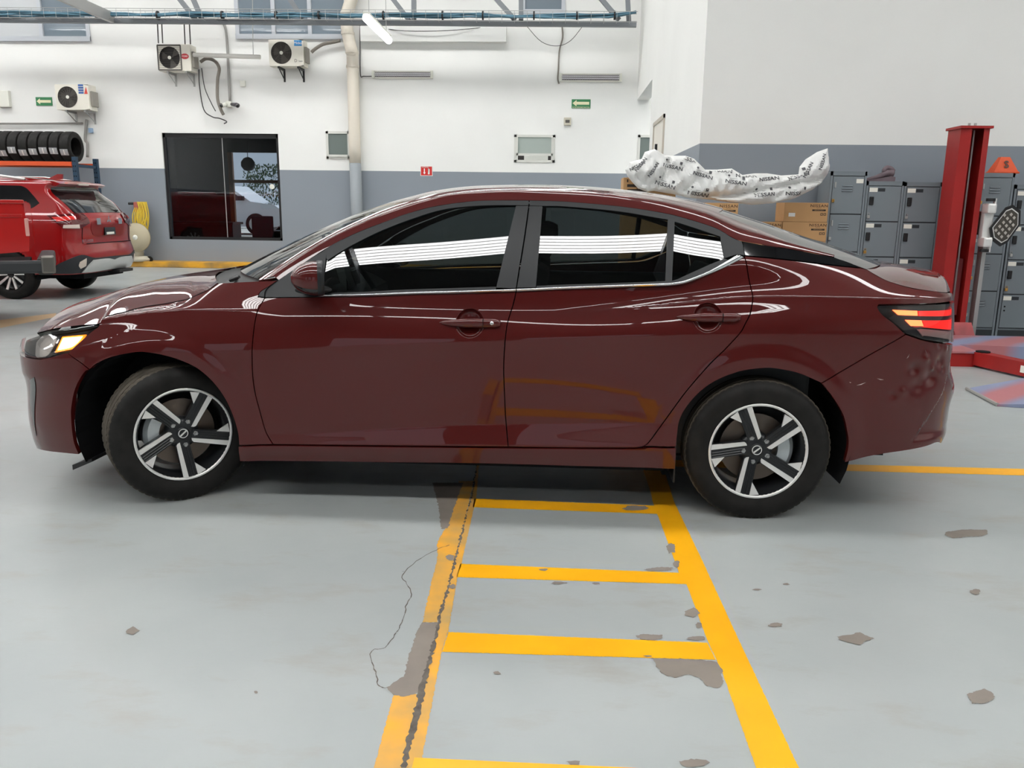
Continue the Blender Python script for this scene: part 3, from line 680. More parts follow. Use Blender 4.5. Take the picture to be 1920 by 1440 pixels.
crown('roof_panel', rf, lambda s: (-.10*(1-s)**3+.10*s**3, .026), paint)
TE = np.array([Bp(*map(np.array, unproj('B', p))) for p in T_trunk])
rg = np.concatenate([rg, [TE[0]]]); rg = np.array(catmull(rg[::3] if len(rg) % 3 == 1 else np.concatenate([rg[:-1:3], rg[-1:]]), 4))
crown('rear_window', rg, lambda s: (.10+.16*s, .018-.01*s), wsglass)
# ---- hood: from the seam to the crowned middle
hpx = [(69,624.5),(90,618.5),(108,615),(155,609),(178,607.5)]
HE = [Bp(*map(np.array, unproj('B', p))) for p in hpx]+[Bp(*map(np.array, unproj('B', (p[0]-.6, p[1]-.6)))) for p in T_seam_hood]
HE = np.array(catmull([HE[i] for i in (0, 1, 2, 3, 5, 6, 7, 8, 9, 10, 11, 12, 13)], 4))
hzc = spline([-.89,-.81,-.726,-.646,-.533,-.398,-.264,-.124,.163,.339], [.705,.767,.815,.855,.890,.933,.966,.988,1.033,1.057])
P = []
for i, e in enumerate(HE):
    s_ = i/(len(HE)-1); w_e = -e[1]; yc = min(.40, w_e*.62); row = []
    xc = max(e[0]+(-.035-.17*s_ if e[0] > -.3 else -.06-.05*s_), -.885+.02*s_)
    for t in np.r_[np.linspace(-1, -.62, 9)[:-1], np.linspace(-.62, .62, 19), np.linspace(.62, 1, 9)[1:]]:
        y = t*w_e; x = e[0]+(xc-e[0])*(1-t*t); zr = max(float(hzc(x)), e[2]+.002)
        if abs(y) > yc: q = (w_e-abs(y))/(w_e-yc); z = e[2]+(zr-e[2])*q*(1.30-.30*q)
        else: z = zr+.014*(1-(y/yc)**2)
        row.append((x, y, z))
    P.append(row)
MB().grid(P).build('hood', paint, car, smooth=True)
hoodback = P[-1]; hoodfront = P[0]
# closing lip under the hood front and cowl behind it
MB().grid([hoodfront, [(p[0]+.03, p[1]*.97, p[2]-.05) for p in hoodfront]]).build('hood_lip', blackgloss, car, smooth=True)
wb = [(ws[0][0]+(-.30)*(1-t*t), ws[0][1]*-t, ws[0][2]+.012*(1-t*t)) for t in np.linspace(-1, 1, len(hoodback))]
cw = MB(); cw.grid([[(p[0]+.004, p[1], p[2]-.008) for p in hoodback], [(p[0]+.03, p[1], p[2]-.045) for p in hoodback], [(p[0], p[1]*1.0, p[2]-.02) for p in wb], wb]); cw.build('cowl', black, car, smooth=True)
for sgn in (-1, 1):
    MB().tube([(.10+.12*(sgn < 0)*0+.10, sgn*.25-.1, 1.005), (.30, sgn*.25-.45, 1.02), (.36, sgn*.25-.50, 1.04)], [.008, .010, .006], 6).build('wiper', black, car)
# ---- trunk lid
tb = [(1768.5,548),('p',RU(3.83),1.012)]
TE = np.array(catmull(list(TE)+[Bp(np.array(RU(3.80)), np.array(1.015))], 5))
tzc = spline([3.30,3.40,3.567,3.66,3.72,3.735], [1.132,1.124,1.102,1.084,1.055,1.02])
P = []
for e, s_ in zip(TE, np.linspace(0, 1, len(TE))):
    xc = e[0]+.19-.06*s_; xc = min(xc, 3.735); zc = max(float(tzc(xc)), e[2]); row = []
    for t in np.linspace(-1, 1, 33): row.append((e[0]+(xc-e[0])*(1-t*t), -e[1]*t, e[2]+(zc-e[2])*(1-abs(t)**3)))
    P.append(row)
lastr = P[-1]
tr = MB().grid(P+[[(p[0]+.004, p[1], p[2]-.02) for p in lastr], [(p[0]-.004, p[1], p[2]-.24) for p in lastr]]).build('trunk_lid', paint, car, smooth=True)
# ---- door handles, mirrors
def handle(cx, cz, near, par):
    sg = 1 if near else -1
    R = []
    for k in range(15):
        t = k/14; x = cx-.136+.27*t
        hh = .019*min(1, (t/.42)**.55)*(1 if t < .93 else 1-((t-.93)/.07)**2*.35)+.001
        w0 = float(Bs(np.array(cx+.12), np.array(cz))[1]); dp = .030*math.sin(PI*min(t*1.25+.02, .75))**.7 if t < .6 else .030
        row = []
        for j in range(12):
            a = 2*PI*j/12; row.append((x, -sg*(w0-.006+dp*(.5+.5*math.cos(a))), cz+.004*t+hh*math.sin(a)))
        R.append(row)
    mb = MB().grid(R, wrap=True); mb.add(R[0], [tuple(range(12))]); mb.add(R[-1], [tuple(range(12))])
    o = mb.build('door_handle', paint, par, smooth=True)
    MB().box(cx+.058, cx+.0605, -sg*(w0+.0262) if sg > 0 else w0+.010, -sg*(w0+.010) if sg > 0 else w0+.0262, cz-.014, cz+.022).build('handle_seam', dark, o)
    return o
for i, (hx, hz) in enumerate(HANDLES):
    for near in (True, False):
        p_ = (fd, rd)[i][0 if near else 1]; o = handle(hx, hz, near, car)
        if i == 0 and near:
            w0 = float(Bs(np.array(hx+.12), np.array(hz))[1])
            MB().lathe([(0, -w0-.026), (.0075, -w0-.026), (.009, -w0-.020)], 16, M=Matrix.Translation((hx+.098, 0, hz+.005))).build('key_lock', chrome, o, smooth=True)
for near in (True, False):
    sg = -1 if near else 1
    N_ = 28; Mm = Matrix.Translation((.728, sg*.960, 1.056)) @ Matrix.Rotation(-sg*math.radians(17), 4, 'Z')
    def ring(x, k, kz):       # section of the housing across the mirror
        row = []
        for j in range(N_):
            a = 2*PI*j/N_; c, sn = math.cos(a), math.sin(a)
            row.append((x, .100*k*np.sign(c)*abs(c)**.75, (.074 if sn > 0 else .070)*kz*np.sign(sn)*abs(sn)**.72))
        return row
    R = [ring(-.058+.112*t, math.sin(PI/2*min(1, t/.95+.02))**.42, math.sin(PI/2*min(1, t/.95+.03))**.45) for t in np.linspace(0, 1, 15)]
    up_ = [[r[j % N_] for j in range(-2, 17)] for r in R]; lo_ = [[(r[j % N_][0], r[j % N_][1]*1.02, r[j % N_][2]) for j in range(16, 27)] for r in R]
    mo = MB().grid(up_, M=Mm).build('door_mirror', paint, car, smooth=True)
    MB().grid(lo_, M=Mm).build('lower_shell', blackgloss, mo, smooth=True); mb = MB(); mb.add(R[0], [tuple(range(N_))], M=Mm); mb.build('shell_nose', paint, mo)
    rim = [[(p[0]+d, p[1]*f, p[2]*f) for p in R[-1]] for d, f in ((-.004, 1.025), (.006, 1.045), (.020, 1.03), (.024, .96), (.016, .90))]
    MB().grid(rim, wrap=True, M=Mm).build('mirror_rim', satinblack, mo, smooth=True)
    mb = MB(); mb.add([(p[0]+.016, p[1]*.92, p[2]*.92) for p in R[-1]], [tuple(range(N_))], M=Mm); mb.build('mirror_glass', chrome, mo)
    base = []
    for k in range(9):
        t = k/8; row = []
        for j in range(16):
            a = 2*PI*j/16; row.append((.735+.078*math.cos(a)*(1-.25*t), sg*(.775+.17*t), .992+.012*t+.018*math.sin(a)*(1.2-.3*t)))
        base.append(row)
    mb = MB().grid(base, wrap=True); mb.add(base[-1], [tuple(range(16))]); mb.build('mirror_foot', black, mo, smooth=True)
# ---- wheels
RW = .322
treadm = mat('dusty_tread', srgb(78, 72, 64), .8, spec=.2, noise=(9, .35, 5))
def tyre_mesh():
    prof = [(.216,-.085),(.222,-.098),(.240,-.1035),(.262,-.106),(.285,-.103),(.303,-.094),(.3130,-.083)]
    tread = []
    for x0, x1 in ((-.080,-.055),(-.046,-.006),(.006,.046),(.055,.080)):
        tread += [(.316 if x0 == -.080 else .3215, x0), ((.3215), x0+.006), (.3215, x1-.003), (.316 if x1 == .080 else .3215, x1), (.314, x1+.0015 if x1 < .08 else x1), (.314, x1+.0075 if x1 < .08 else x1)]
    prof = prof+tread+[(p[0], -p[1]) for p in prof[::-1]]+[(.205, .07), (.205, -.07)]
    n = 240; k = len(prof); V = []; F = []
    for j in range(n):
        a = 2*PI*j/n; cut = (j % 4 == 0)
        for i, (r, h) in enumerate(prof):
            rr = r
            if cut and .050 < abs(h) < .0845 and r > .312: rr = r-.003
            V.append((rr*math.cos(a), h, rr*math.sin(a)))
    for j in range(n):
        j2 = (j+1) % n
        for i in range(k):
            i2 = (i+1) % k; F.append((j*k+i, j*k+i2, j2*k+i2, j2*k+i))
    mb = MB().add(V, F); mb.m = [1 if (prof[i % k][0] > .3135 and prof[(i+1) % k][0] > .3135) else 0 for i in range(len(F))]; return mb
rimblack = mat('wheel_black', (.014, .015, .017), .28)
discm = mat('brake_disc', (.16, .13, .11), .45, .8)
def rot2(p, a): c, s_ = math.cos(a), math.sin(a); return (p[0]*c-p[1]*s_, p[0]*s_+p[1]*c)
def make_wheel(loc, steer, spin, near, first=None):
    # local frame: wheel axis y, outer face at -y ; x forward/back, z up
    sg = 1 if near else -1
    wh = MB(); R0 = .2185
    wh.lathe([(R0,-.098),(R0-.004,-.1005),(R0-.010,-.099),(R0-.013,-.092)], 72)                  # bright flange
    o = wh.build('wheel', alu, car, smooth=True)
    k = []
    MBt = tyre_mesh().build('tyre', [rubber, treadm], o, smooth=True, angle=40)
    MB().lathe([(R0-.012,-.094),(.196,-.075),(.190,-.02),(.190,.08),(.20,.085)], 64).build('rim_barrel', rimblack, o, smooth=True)
    hub = MB().lathe([(0,-.066),(.030,-.066),(.055,-.060),(.072,-.052),(.078,-.03),(.07,.0)], 40).build('wheel_hub', rimblack, o, smooth=True)
    S_ = R0-.012
    for i in range(5):
        a = spin+i*2*PI/5; sp = MB()
        body = [(-.50,.865),(-.30,.955),(-.20,.97),(.10,.30),(.05,.20),(-.17,.16),(-.26,.36),(-.375,.60)]
        body = [rot2((x*S_, y*S_), a) for x, y in body]
        def dep(p): r = math.hypot(*p)/S_; return -.062-.030*min(1, max(0, (r-.25)/.7))
        V = [(p[0], dep(p), p[1]) for p in body]+[(p[0], dep(p)+.03, p[1]) for p in body]; n = len(body)
        sp.add(V, [tuple(range(n))]+[(q, (q+1) % n, n+(q+1) % n, n+q) for q in range(n)])
        for q in range(3):       # ribs pressed into the black half
            f0 = .18+.25*q
            p0 = (-.50+(.20)*f0, .865+.09*f0-.02); p1 = (-.20+.20*f0, .22+.02*q)
            for w_ in (0,):
                A_ = rot2((p0[0]*S_, p0[1]*S_), a); B_ = rot2((p1[0]*S_, p1[1]*S_), a)
                sp.tube([(A_[0], dep(A_)-.001, A_[1]), (B_[0], dep(B_)-.001, B_[1])], .0022, 5)
        so = sp.build('spoke', rimblack, o)
        for nm, poly in (('spoke_face', [(-.305,.955),(-.195,.98),(.075,.31),(.06,.262),(.018,.226)]), ('spoke_tip', [(-.64,.735),(-.49,.872),(-.37,.612)])):
            q = [rot2((x*S_, y*S_), a) for x, y in poly]; n = len(q)
            V = [(p[0], dep(p)-.004, p[1]) for p in q]+[(p[0], dep(p)+.004, p[1]) for p in q]
            MB().add(V, [tuple(range(n))]+[(j, (j+1) % n, n+(j+1) % n, n+j) for j in range(n)]).build(nm, alu, o)
        c = rot2((-.12*S_, .265*S_), a)
        MB().lathe([(0,-.073),(.0075,-.072),(.009,-.066),(.0135,-.0655),(.0135,-.055)], 6, M=Matrix.Translation((c[0], 0, c[1]))).build('lug_nut', steel, o)
    cap = MB(); cap.lathe([(0,-.0725),(.024,-.072),(.029,-.069),(.029,-.06)], 28); cap.build('centre_cap', rimblack, o, smooth=True)
    em = MB(); em.lathe([(.0185,-.0735),(.0185,-.0755),(.0222,-.0755),(.0222,-.0735)], 28, closed=True); em.box(-.0225,.0225,-.0755,-.0735,-.0035,.0035, M=Matrix.Rotation(-.7, 4, 'Y')); em.build('emblem', alu, o)
    MB().lathe([(.075,-.018),(.155,-.018),(.155,.004),(.075,.004)], 48, closed=True).build('brake_disc', discm, o)
    cl = MB()
    for th in np.linspace(2.75, 3.6, 7) if near else np.linspace(-.45, .4, 7): pass
    a0, a1 = (2.55, 3.35) if loc[0] < 1 else (-.55, .45)
    pr = [(.100,-.045),(.150,-.050),(.168,-.035),(.168,.03),(.100,.03)]
    cl.lathe(pr, 10, closed=True, a0=a0, a1=a1)
    n_ = len(pr); cl.add([(r*math.cos(a0), h, r*math.sin(a0)) for r, h in pr], [tuple(range(n_))]); cl.add([(r*math.cos(a1), h, r*math.sin(a1)) for r, h in pr], [tuple(range(n_))])
    cl.build('brake_caliper', mat('caliper_alu', (.50, .54, .56), .4, .5), o)
    o.location = (loc[0]-CARLOC[0], loc[1], loc[2]); o.matrix_parent_inverse = Matrix.Identity(4)
    o.rotation_euler = (0, 0, steer+(0 if near else PI))
    for ch in o.children: ch.matrix_parent_inverse = Matrix.Identity(4)
    return o
TR = .796
make_wheel((.045, -TR+.012, RW-.002), math.radians(37), math.radians(20), True)
make_wheel((2.712, -TR+.008, RW-.002), 0, 0, True)
make_wheel((-.03, TR-.01, RW-.002), math.radians(30), 1.0, False)
make_wheel((2.712, TR, RW-.002), 0, 2.0, False)
# ---- arch liners, underbody, mud flaps, deflector
for xh in (0.0, 2.712):
    for sg in (-1, 1):
        ar = MB(); cz = .335; n = 24
        rad = .385; P = [[(xh+rad*1.06*math.cos(a), sg*w_, cz+rad*1.01*math.sin(a)) for w_ in (.50, .70, .872)] for a in np.linspace(-.42, PI+.42, n)]
        ar.grid(P); fan = [(xh+rad*1.06*math.cos(a), sg*.50, cz+rad*1.01*math.sin(a)) for a in np.linspace(-.42, PI+.42, n)]; ar.add(fan, [tuple(range(n))])
        ar.build('wheel_arch_liner', dark, car, smooth=False)
ub = MB(); ub.box(.42, 2.30, -.84, .84, .205, .23); ub.box(-.62, 3.42, -.48, .48, .20, .26); ub.build('underbody', dark, car)
eb = MB(); eb.box(-.62, .40, -.48, .48, .26, .84); eb.build('engine_bay', dark, car)
MB().box(3.12, 3.45, -.60, .60, .24, .60, bev=.04).build('boot_floor', dark, car)
for sg in (-1, 1):
    MB().box(2.345, 2.352, sg*.885 if sg < 0 else .74, -.74 if sg < 0 else .885, .165, .36).build('mud_flap', black, car)
    MB().add([(-.46, sg*.84, .150), (-.44, sg*.60, .150), (-.33, sg*.60, .195), (-.35, sg*.86, .190), (-.46, sg*.84, .125), (-.44, sg*.60, .125), (-.33, sg*.60, .180), (-.35, sg*.86, .175)], [(0,1,2,3),(4,7,6,5),(0,4,5,1),(1,5,6,2),(2,6,7,3),(3,7,4,0)]).build('tyre_deflector', black, car)
# ---- interior
it = MB(); it.box(.46, 3.05, -.74, .74, .26, .32); it.build('cabin_floor', interior, car)
for sg in (-1, 1):
    MB().box(.45, 2.95, min(sg*.72, sg*.76), max(sg*.72, sg*.76), .30, .985, bev=.02).build('door_card', interior, car)
dp = MB(); prof = [(.30,.62),(.28,.93),(.36,.985),(.55,.985),(.66,.945),(.74,.90),(.76,.78),(.66,.62)]
dp.prism(prof, 'y', -.70, .70); dp.build('dashboard', interior, car)
MB().box(.70, .715, -.16, .10, .90, 1.03, bev=.006).build('centre_screen', blackgloss, car)
MB().prism([(.50,.98),(.54,1.045),(.66,1.04),(.68,.97)], 'y', -.56, -.20).build('instrument_hood', interior, car)
sw = MB(); Msw = Matrix.Translation((.86, -.37, .93)) @ Matrix.Rotation(math.radians(-28), 4, 'Y')
sw.tube([(0, .185*math.cos(a), .185*math.sin(a)) for a in np.linspace(0, 2*PI, 32, endpoint=False)], .015, 8, closed=True, M=Msw)
for a in (0, PI, -PI/2): sw.tube([(0, 0, 0), (0, .18*math.cos(a), .18*math.sin(a))], .016, 6, M=Msw)
sw.lathe([(0, .02), (.06, .015), (.07, -.02), (0, -.03)], 16, axis='x', M=Msw); sw.build('steering_wheel', interior, car, smooth=True)
def seat(x, y, nm):
    s_ = MB().box(x-.27, x+.25, y-.25, y+.25, .40, .56, bev=.05).build(nm, seatfab, car, smooth=True)
    bk = MB(); bk.box(-.06, .07, y-.24, y+.24, 0, .62, bev=.05, M=Matrix.Translation((x+.24, 0, .50)) @ Matrix.Rotation(math.radians(16), 4, 'Y')); bk.build('backrest', seatfab, s_, smooth=True)
    hr = MB(); hr.box(-.05, .05, y-.13, y+.13, .66, .82, bev=.035, M=Matrix.Translation((x+.24, 0, .50)) @ Matrix.Rotation(math.radians(16), 4, 'Y'))
    for q in (-.05, .05): hr.tube([(0, y+q, .58), (0, y+q, .70)], .006, 6, M=Matrix.Translation((x+.24, 0, .50)) @ Matrix.Rotation(math.radians(16), 4, 'Y'))
    hr.build('headrest', seatfab, s_, smooth=True)
seat(1.30, -.37, 'front_seat'); seat(1.30, .37, 'front_seat')
bs = MB(); bs.box(1.95, 2.45, -.62, .62, .40, .55, bev=.05); bs.box(-.08, .08, -.62, .62, 0, .60, bev=.05, M=Matrix.Translation((2.47, 0, .50)) @ Matrix.Rotation(math.radians(22), 4, 'Y')); bs.build('rear_bench', seatfab, car, smooth=True)
for y in (-.42, 0, .42): MB().box(2.68, 2.78, y-.12, y+.12, 1.04, 1.19, bev=.03).build('rear_headrest', seatfab, car, smooth=True)
MB().box(2.62, 3.22, -.62, .62, 1.00, 1.03).build('parcel_shelf', interior, car)
crown('headliner', rf, lambda s: (-.10*(1-s)**3+.10*s**3, .026), interior, zoff=-.025, inset_=.04)
MB().box(.86, .885, -.12, .12, 1.245, 1.31, bev=.012).build('rear_view_mirror', black, car)
# antenna fin
# ------------------------------------------------------------------ floor paint, chips, crack (flat marks on the floor)
FLOOR = bpy.data.objects['floor']
yel = mat('yellow_floor_paint', srgb(247, 176, 20), .40, noise=(3.0, .12, 5))
yelworn = mat('yellow_floor_paint_worn', srgb(228, 160, 34), .5, noise=(5.0, .2, 6, srgb(176, 148, 96)))
conc = mat('bare_concrete', srgb(132, 123, 115), .75, noise=(6, .16, 5))
crackm = mat('cracked_concrete', srgb(104, 97, 90), .9, noise=(25, .5, 5))
def flat(name, px, m, z=.0008, jag=0.0, n=4):
    P = [onz(u, v, z)[:2] for u, v in px]
    if jag:
        Q = []
        for i, p in enumerate(P):
            q = P[(i+1) % len(P)]; k = max(1, int(np.linalg.norm(q-p)/(jag*2.2)))
            for j in range(k): Q.append(p+(q-p)*j/k+np.array([random.uniform(-jag, jag), random.uniform(-jag, jag)])*(.5 if j == 0 else 1))
        P = Q
    n_ = len(P); vs = [Vector((float(p[0]), float(p[1]))) for p in P]
    r = delaunay_2d_cdt(vs, [], [list(range(n_))], 1, 1e-7)
    mb = MB().add([(v.x, v.y, z) for v in r[0]], r[2]); mb.add([(v.x, v.y, z-.0007) for v in r[0]], [])
    return mb.build(name, m, FLOOR)
def flatw(name, P, m, z=.0008): return MB().add([(x, y, z) for x, y in P], [tuple(range(len(P)))]).build(name, m, FLOOR)
flat('painted_rung', [(889,934.5),(1228,948),(1236,963.5),(886,951)], yel, .0010, .0012)
flat('painted_rung', [(863,1057),(1276,1074),(1288,1095),(856,1082)], yel, .0010, .0012)
flat('painted_rung', [(841,1185),(1326,1205),(1342,1237),(829,1222)], yel, .0010, .0012)
flatw('painted_rung', [(1.47,-2.62),(2.36,-2.62),(2.36,-2.73),(1.47,-2.73)], yel, .0014)
flat('painted_line', [(1213,890),(1223.6,940),(1246,1000),(1273,1073),(1287,1094),(1327,1202),(1352,1254),(1418,1440),(1498,1440),(1437,1310),(1371,1169),(1315,1047),(1263.6,940),(1248,890)], yel, .0012, .0012)
flatw('painted_line', [(2.29,-.75),(2.38,-.75),(2.38,.9),(2.29,.9)], yel, .0011)
flatw('painted_line', [(1.40,-.135),(8.5,-.07),(8.5,.045),(1.40,-.015)], yel, .0009)
flat('painted_line', [(896,860),(884,930),(870,982),(855.6,1043),(841.6,1099),(827.5,1146),(816,1197),(804,1244),(790,1296),(776,1357),(763,1404),(757,1440),(789,1440),(792,1418),(827.5,1223),(840.6,1183),(858,1080),(865,1057),(886,963),(893,935),(899,860)], yelworn, .0010, .002)
flat('worn_paint_patch', [(860,902),(888,902),(870,982),(855,1043),(841,1099),(826,1150),(820,1167),(792,1167),(802,1122),(820,1047),(820,1015),(834,993),(846,954)], yelworn, .0009, .003)
flat('bare_concrete_patch', [(811,905),(868,905),(852,950),(840,990),(828,992),(823,955)], conc, .0012, .004)
flat('bare_concrete_patch', [(792,1167),(821,1167),(812,1210),(800,1255),(789,1298),(757,1306),(738,1303),(724,1289),(736,1281),(757,1268),(766,1230),(780,1188)], conc, .0012, .003)
flat('painted_line', [(738,1304),(787,1301),(772,1362),(760,1410),(755,1440),(690,1480),(720,1370)], yelworn, .0009, .002)
flat('floor_crack', [(895,860),(884,928),(868,984),(853,1043),(839,1099),(825,1146),(813,1197),(800,1244),(785,1296),(770,1357),(757,1404),(751,1440),(761,1440),(770,1404),(783,1357),(796,1296),(808,1244),(819,1197),(830,1146),(844,1099),(857,1043),(871,984),(886,928),(896,860)], crackm, .0016, .005)
crk = [(842,1022),(818,1031),(781,1052),(755,1079),(763,1094),(772,1115),(763,1132),(757,1155),(747,1179),(741,1190),(722,1214),(696,1220),(701,1249),(706,1268),(710,1287),(727,1289)]
cp = [onz(u, v, .0012) for u, v in crk]; cp = catmull(cp, 4); Q = []
for p in cp: Q.append(p+np.array([random.uniform(-.003, .003), random.uniform(-.003, .003), 0]))
mb = MB()
for a, b in zip(Q, Q[1:]):
    d = (b-a)/np.linalg.norm(b-a); nrm = np.array([-d[1], d[0], 0])*random.uniform(.0008, .0022)
    mb.add([a-nrm, b-nrm, b+nrm, a+nrm], [(0, 1, 2, 3)])
mb.build('hairline_crack', crackm, FLOOR)
flat('bare_concrete_patch', [(1221,1234),(1300,1236),(1341,1240),(1352,1252),(1357,1280),(1345,1290),(1325,1286),(1310,1270),(1290,1264),(1265,1271),(1240,1262)], conc, .0013, .004)
def chip(u, v, rx, ry, m=conc):
    k = 9; px = []
    for i in range(k):
        a = 2*PI*i/k; f = random.uniform(.55, 1.1); px.append((u+rx*f*math.cos(a), v+ry*f*math.sin(a)))
    flat('bare_concrete_patch', px, m, .0020, .0025)
for c in [(1236,1067,38,5),(1258,1028,9,11),(1268,1058,8,9),(1220,1194,38,7),(1306,1196,20,5),(1298,1150,14,12),(1310,1172,6,6),(1046,1093,18,4),(1118,1094,9,3),(1076,1430,16,6),(1300,1430,30,8),(933,1262,9,4),(1455,1172,17,5),(1605,1197,38,11),(1828,1109,12,7),(1840,1306,40,18),(845,1046,10,8),(848,1100,6,6),(247,1182,14,8),(1420,1105,10,2),(1215,1230,9,2),(1190,952,30,5),(1812,1000,48,10),(1475,1095,8,2),(1020,1068,12,3),(480,1298,4,3)]: chip(*c)
flat('painted_line', [(0,600),(105,587),(105,594),(0,615)], mat('faded_orange_paint', srgb(206, 176, 138), .6), .0008)
# ------------------------------------------------------------------ back wall: kerb and everything fixed to the wall
kb = MB(); kb.box(XL, 3.42, YB-.45, YB, 0, .12, bev=.012); struct(kb.build('trim_2', mat('yellow_kerb_paint', srgb(226, 164, 24), .6, noise=(2.5, .25, 6, srgb(150, 120, 70)))))
def W(u, v, d=0.0): p = ony(u, v, YB-d); return (float(p[0]), float(p[1]), float(p[2]))
acw = mat('aged_white_sheet_metal', srgb(226, 222, 210), .45, noise=(3, .08, 4))
fanm = mat('fan_grille_dark', srgb(96, 92, 88), .5); fandk = mat('fan_recess', srgb(52, 50, 50), .7)
def ac_unit(label, u0, v0, u1, v1, style):
    a = W(u0, v0, .40); b = W(u1, v1, .40); x0, z1, x1, z0 = a[0], a[2], b[0], b[2]; w_, h = x1-x0, z1-z0; y0 = YB-.40; y1 = YB-.10
    t = thing('outdoor_ac_unit', label, 'air conditioner', ((x0+x1)/2, y0+.15, z0), world=True)
    cx = x0+w_*.36; cz = z0+h*.50; R = h*.42
    bd = MB(); n = 40
    # front sheet with a round or square opening
    ring = [(cx+R*math.cos(2*PI*i/n), y0, cz+R*math.sin(2*PI*i/n)) for i in range(n)]
    outer = []
    for i in range(n):
        c, s_ = math.cos(2*PI*i/n), math.sin(2*PI*i/n)
        kx = ((x1-cx)/c if c > 1e-6 else (x0-cx)/c if c < -1e-6 else 9e9); kz = ((z1-cz)/s_ if s_ > 1e-6 else (z0-cz)/s_ if s_ < -1e-6 else 9e9); k = min(kx, kz)
        outer.append((cx+c*k, y0, cz+s_*k))
    bd.add(ring+outer, [(i, (i+1) % n, n+(i+1) % n, n+i) for i in range(n)])
    for cxx, czz in ((x0, z0), (x0, z1), (x1, z0), (x1, z1)):
        ds = sorted(range(n), key=lambda i: (outer[i][0]-cxx)**2+(outer[i][2]-czz)**2)[:2]; bd.add([outer[ds[0]], outer[ds[1]], (cxx, y0, czz)], [(0, 1, 2)])
    bd.add([(x0,y0,z0),(x1,y0,z0),(x1,y0,z1),(x0,y0,z1),(x0,y1,z0),(x1,y1,z0),(x1,y1,z1),(x0,y1,z1)], [(4,5,6,7),(0,4,7,3),(1,2,6,5),(3,7,6,2),(0,1,5,4)])
    bd.build('casing', acw, t)
    rc = MB().lathe([(R, y0), (R, y0+.10), (0, y0+.10)], n, M=Matrix.Translation((cx, 0, cz))); rc.build('fan_recess', fandk, t)
    bl = MB()
    for k in range(3):
        a0 = k*2*PI/3+.4; P = []
        for r in (.12, .5, .92): P.append([(cx+R*r*math.cos(a0+q), y0+.05+.05*q, cz+R*r*math.sin(a0+q)) for q in (0, .35, .8)])
        bl.grid(P)
    bl.build('fan_blades', fanm, t)
    gr = MB()
    if style != 'square':
        for r in np.linspace(.2, .98, 8): gr.tube([(cx+R*r*math.cos(q), y0-.004, cz+R*r*math.sin(q)) for q in np.linspace(0, 2*PI, 28, endpoint=False)], .005, 4, closed=True)
        for q in range(8 if style == 'ring' else 18):
            aa = q*2*PI/(8 if style == 'ring' else 18); bb = aa+(0 if style == 'ring' else .5)
            gr.tube([(cx+R*.16*math.cos(aa), y0-.004, cz+R*.16*math.sin(aa)), (cx+R*.98*math.cos(bb), y0-.004, cz+R*.98*math.sin(bb))], .004, 4)
    else:
        q0 = R*1.12
        for k in range(-7, 8): gr.tube([(cx-q0, y0-.006, cz+q0*k/7.5), (cx+q0, y0-.006, cz+q0*k/7.5)], .003, 4)
        for s_ in (-1, 1): gr.box(cx+s_*q0-.012, cx+s_*q0+.012, y0-.012, y0, cz-q0, cz+q0); gr.box(cx-q0, cx+q0, y0-.012, y0, cz+s_*q0-.012, cz+s_*q0+.012)
    gr.build('fan_grille', fanm, t)
    MB().lathe([(0, y0-.012), (R*.16, y0-.010), (R*.16, y0)], 16, M=Matrix.Translation((cx, 0, cz))).build('fan_hub', whiteplast, t)
    vb = MB(); vb.box(x1, x1+.05, y0+.05, y1-.02, z0+.08, z0+h*.75, bev=.01); vb.build('valve_cover', mat('valve_grey', srgb(150, 146, 138), .6), t)
    for xx in (x0+w_*.25, x1-w_*.18):
        br = MB(); br.box(xx-.02, xx+.02, y0+.02, YB, z0-.04, z0); br.tube([(xx, y0+.06, z0-.04), (xx, YB-.01, z0-.22)], .012, 6); br.box(xx-.02, xx+.02, YB-.012, YB, z0-.26, z0)
        br.build('wall_bracket', galv if style != 'ring' else black, t)
    bg = MB(); bx = x1-w_*.16; bz = z1-h*.2
    if style == 'ring':
        bg.box(bx-w_*.10, bx+w_*.12, y0-.004, y0, bz-.02, bz+.09); txt(bg, 'Midea', .075, frame_xz((bx+.01, y0-.006, bz+.035)), 1); txt(bg, 'D', .085, frame_xz((bx-.05, y0-.004, z0+h*.2)), 2); txt(bg, 'luxe', .05, frame_xz((bx+.05, y0-.004, z0+h*.19)), 2)
        bg.build('badge', [mat('badge_blue', srgb(28, 132, 196), .4), white, mat('badge_ink', srgb(70, 70, 72), .5)], t)
    elif style == 'square':
        bg.lathe([(0, -.004), (1, -.004), (1, 0)], 24, M=Matrix.Translation((bx-.01, y0, z0+h*.55)) @ Matrix.Diagonal((.085, 1, .055, 1))); txt(bg, 'YORK', .05, frame_xz((bx-.01, y0-.006, z0+h*.55)), 1); bg.build('badge', [mat('badge_red', srgb(190, 50, 56), .4), white], t)
    else:
        for k in range(4): bg.box(bx-.10, bx+.01, y0-.004, y0, bz+.085-k*.05-.018, bz+.085-k*.05+.018)
        bg.add([(bx+.10, y0-.004, bz-.09), (bx+.02, y0-.004, bz-.09), (bx+.07, y0-.004, bz+.06)], [(0, 1, 2)], 1); bg.build('badge', [mat('badge_blue2', srgb(60, 96, 160), .4), mat('badge_red2', srgb(200, 70, 60), .4)], t)
    return t
ac_unit('white outdoor AC unit with spiral fan grille above the tyre rack', 102, 158, 169, 206, 'spiral')
ac_unit('old cream outdoor AC unit with square fan guard and red oval badge', 294, 83, 359, 133, 'square')
ac_unit('white outdoor AC unit with dark ring grille and blue badge', 503, 74, 570, 124, 'ring')
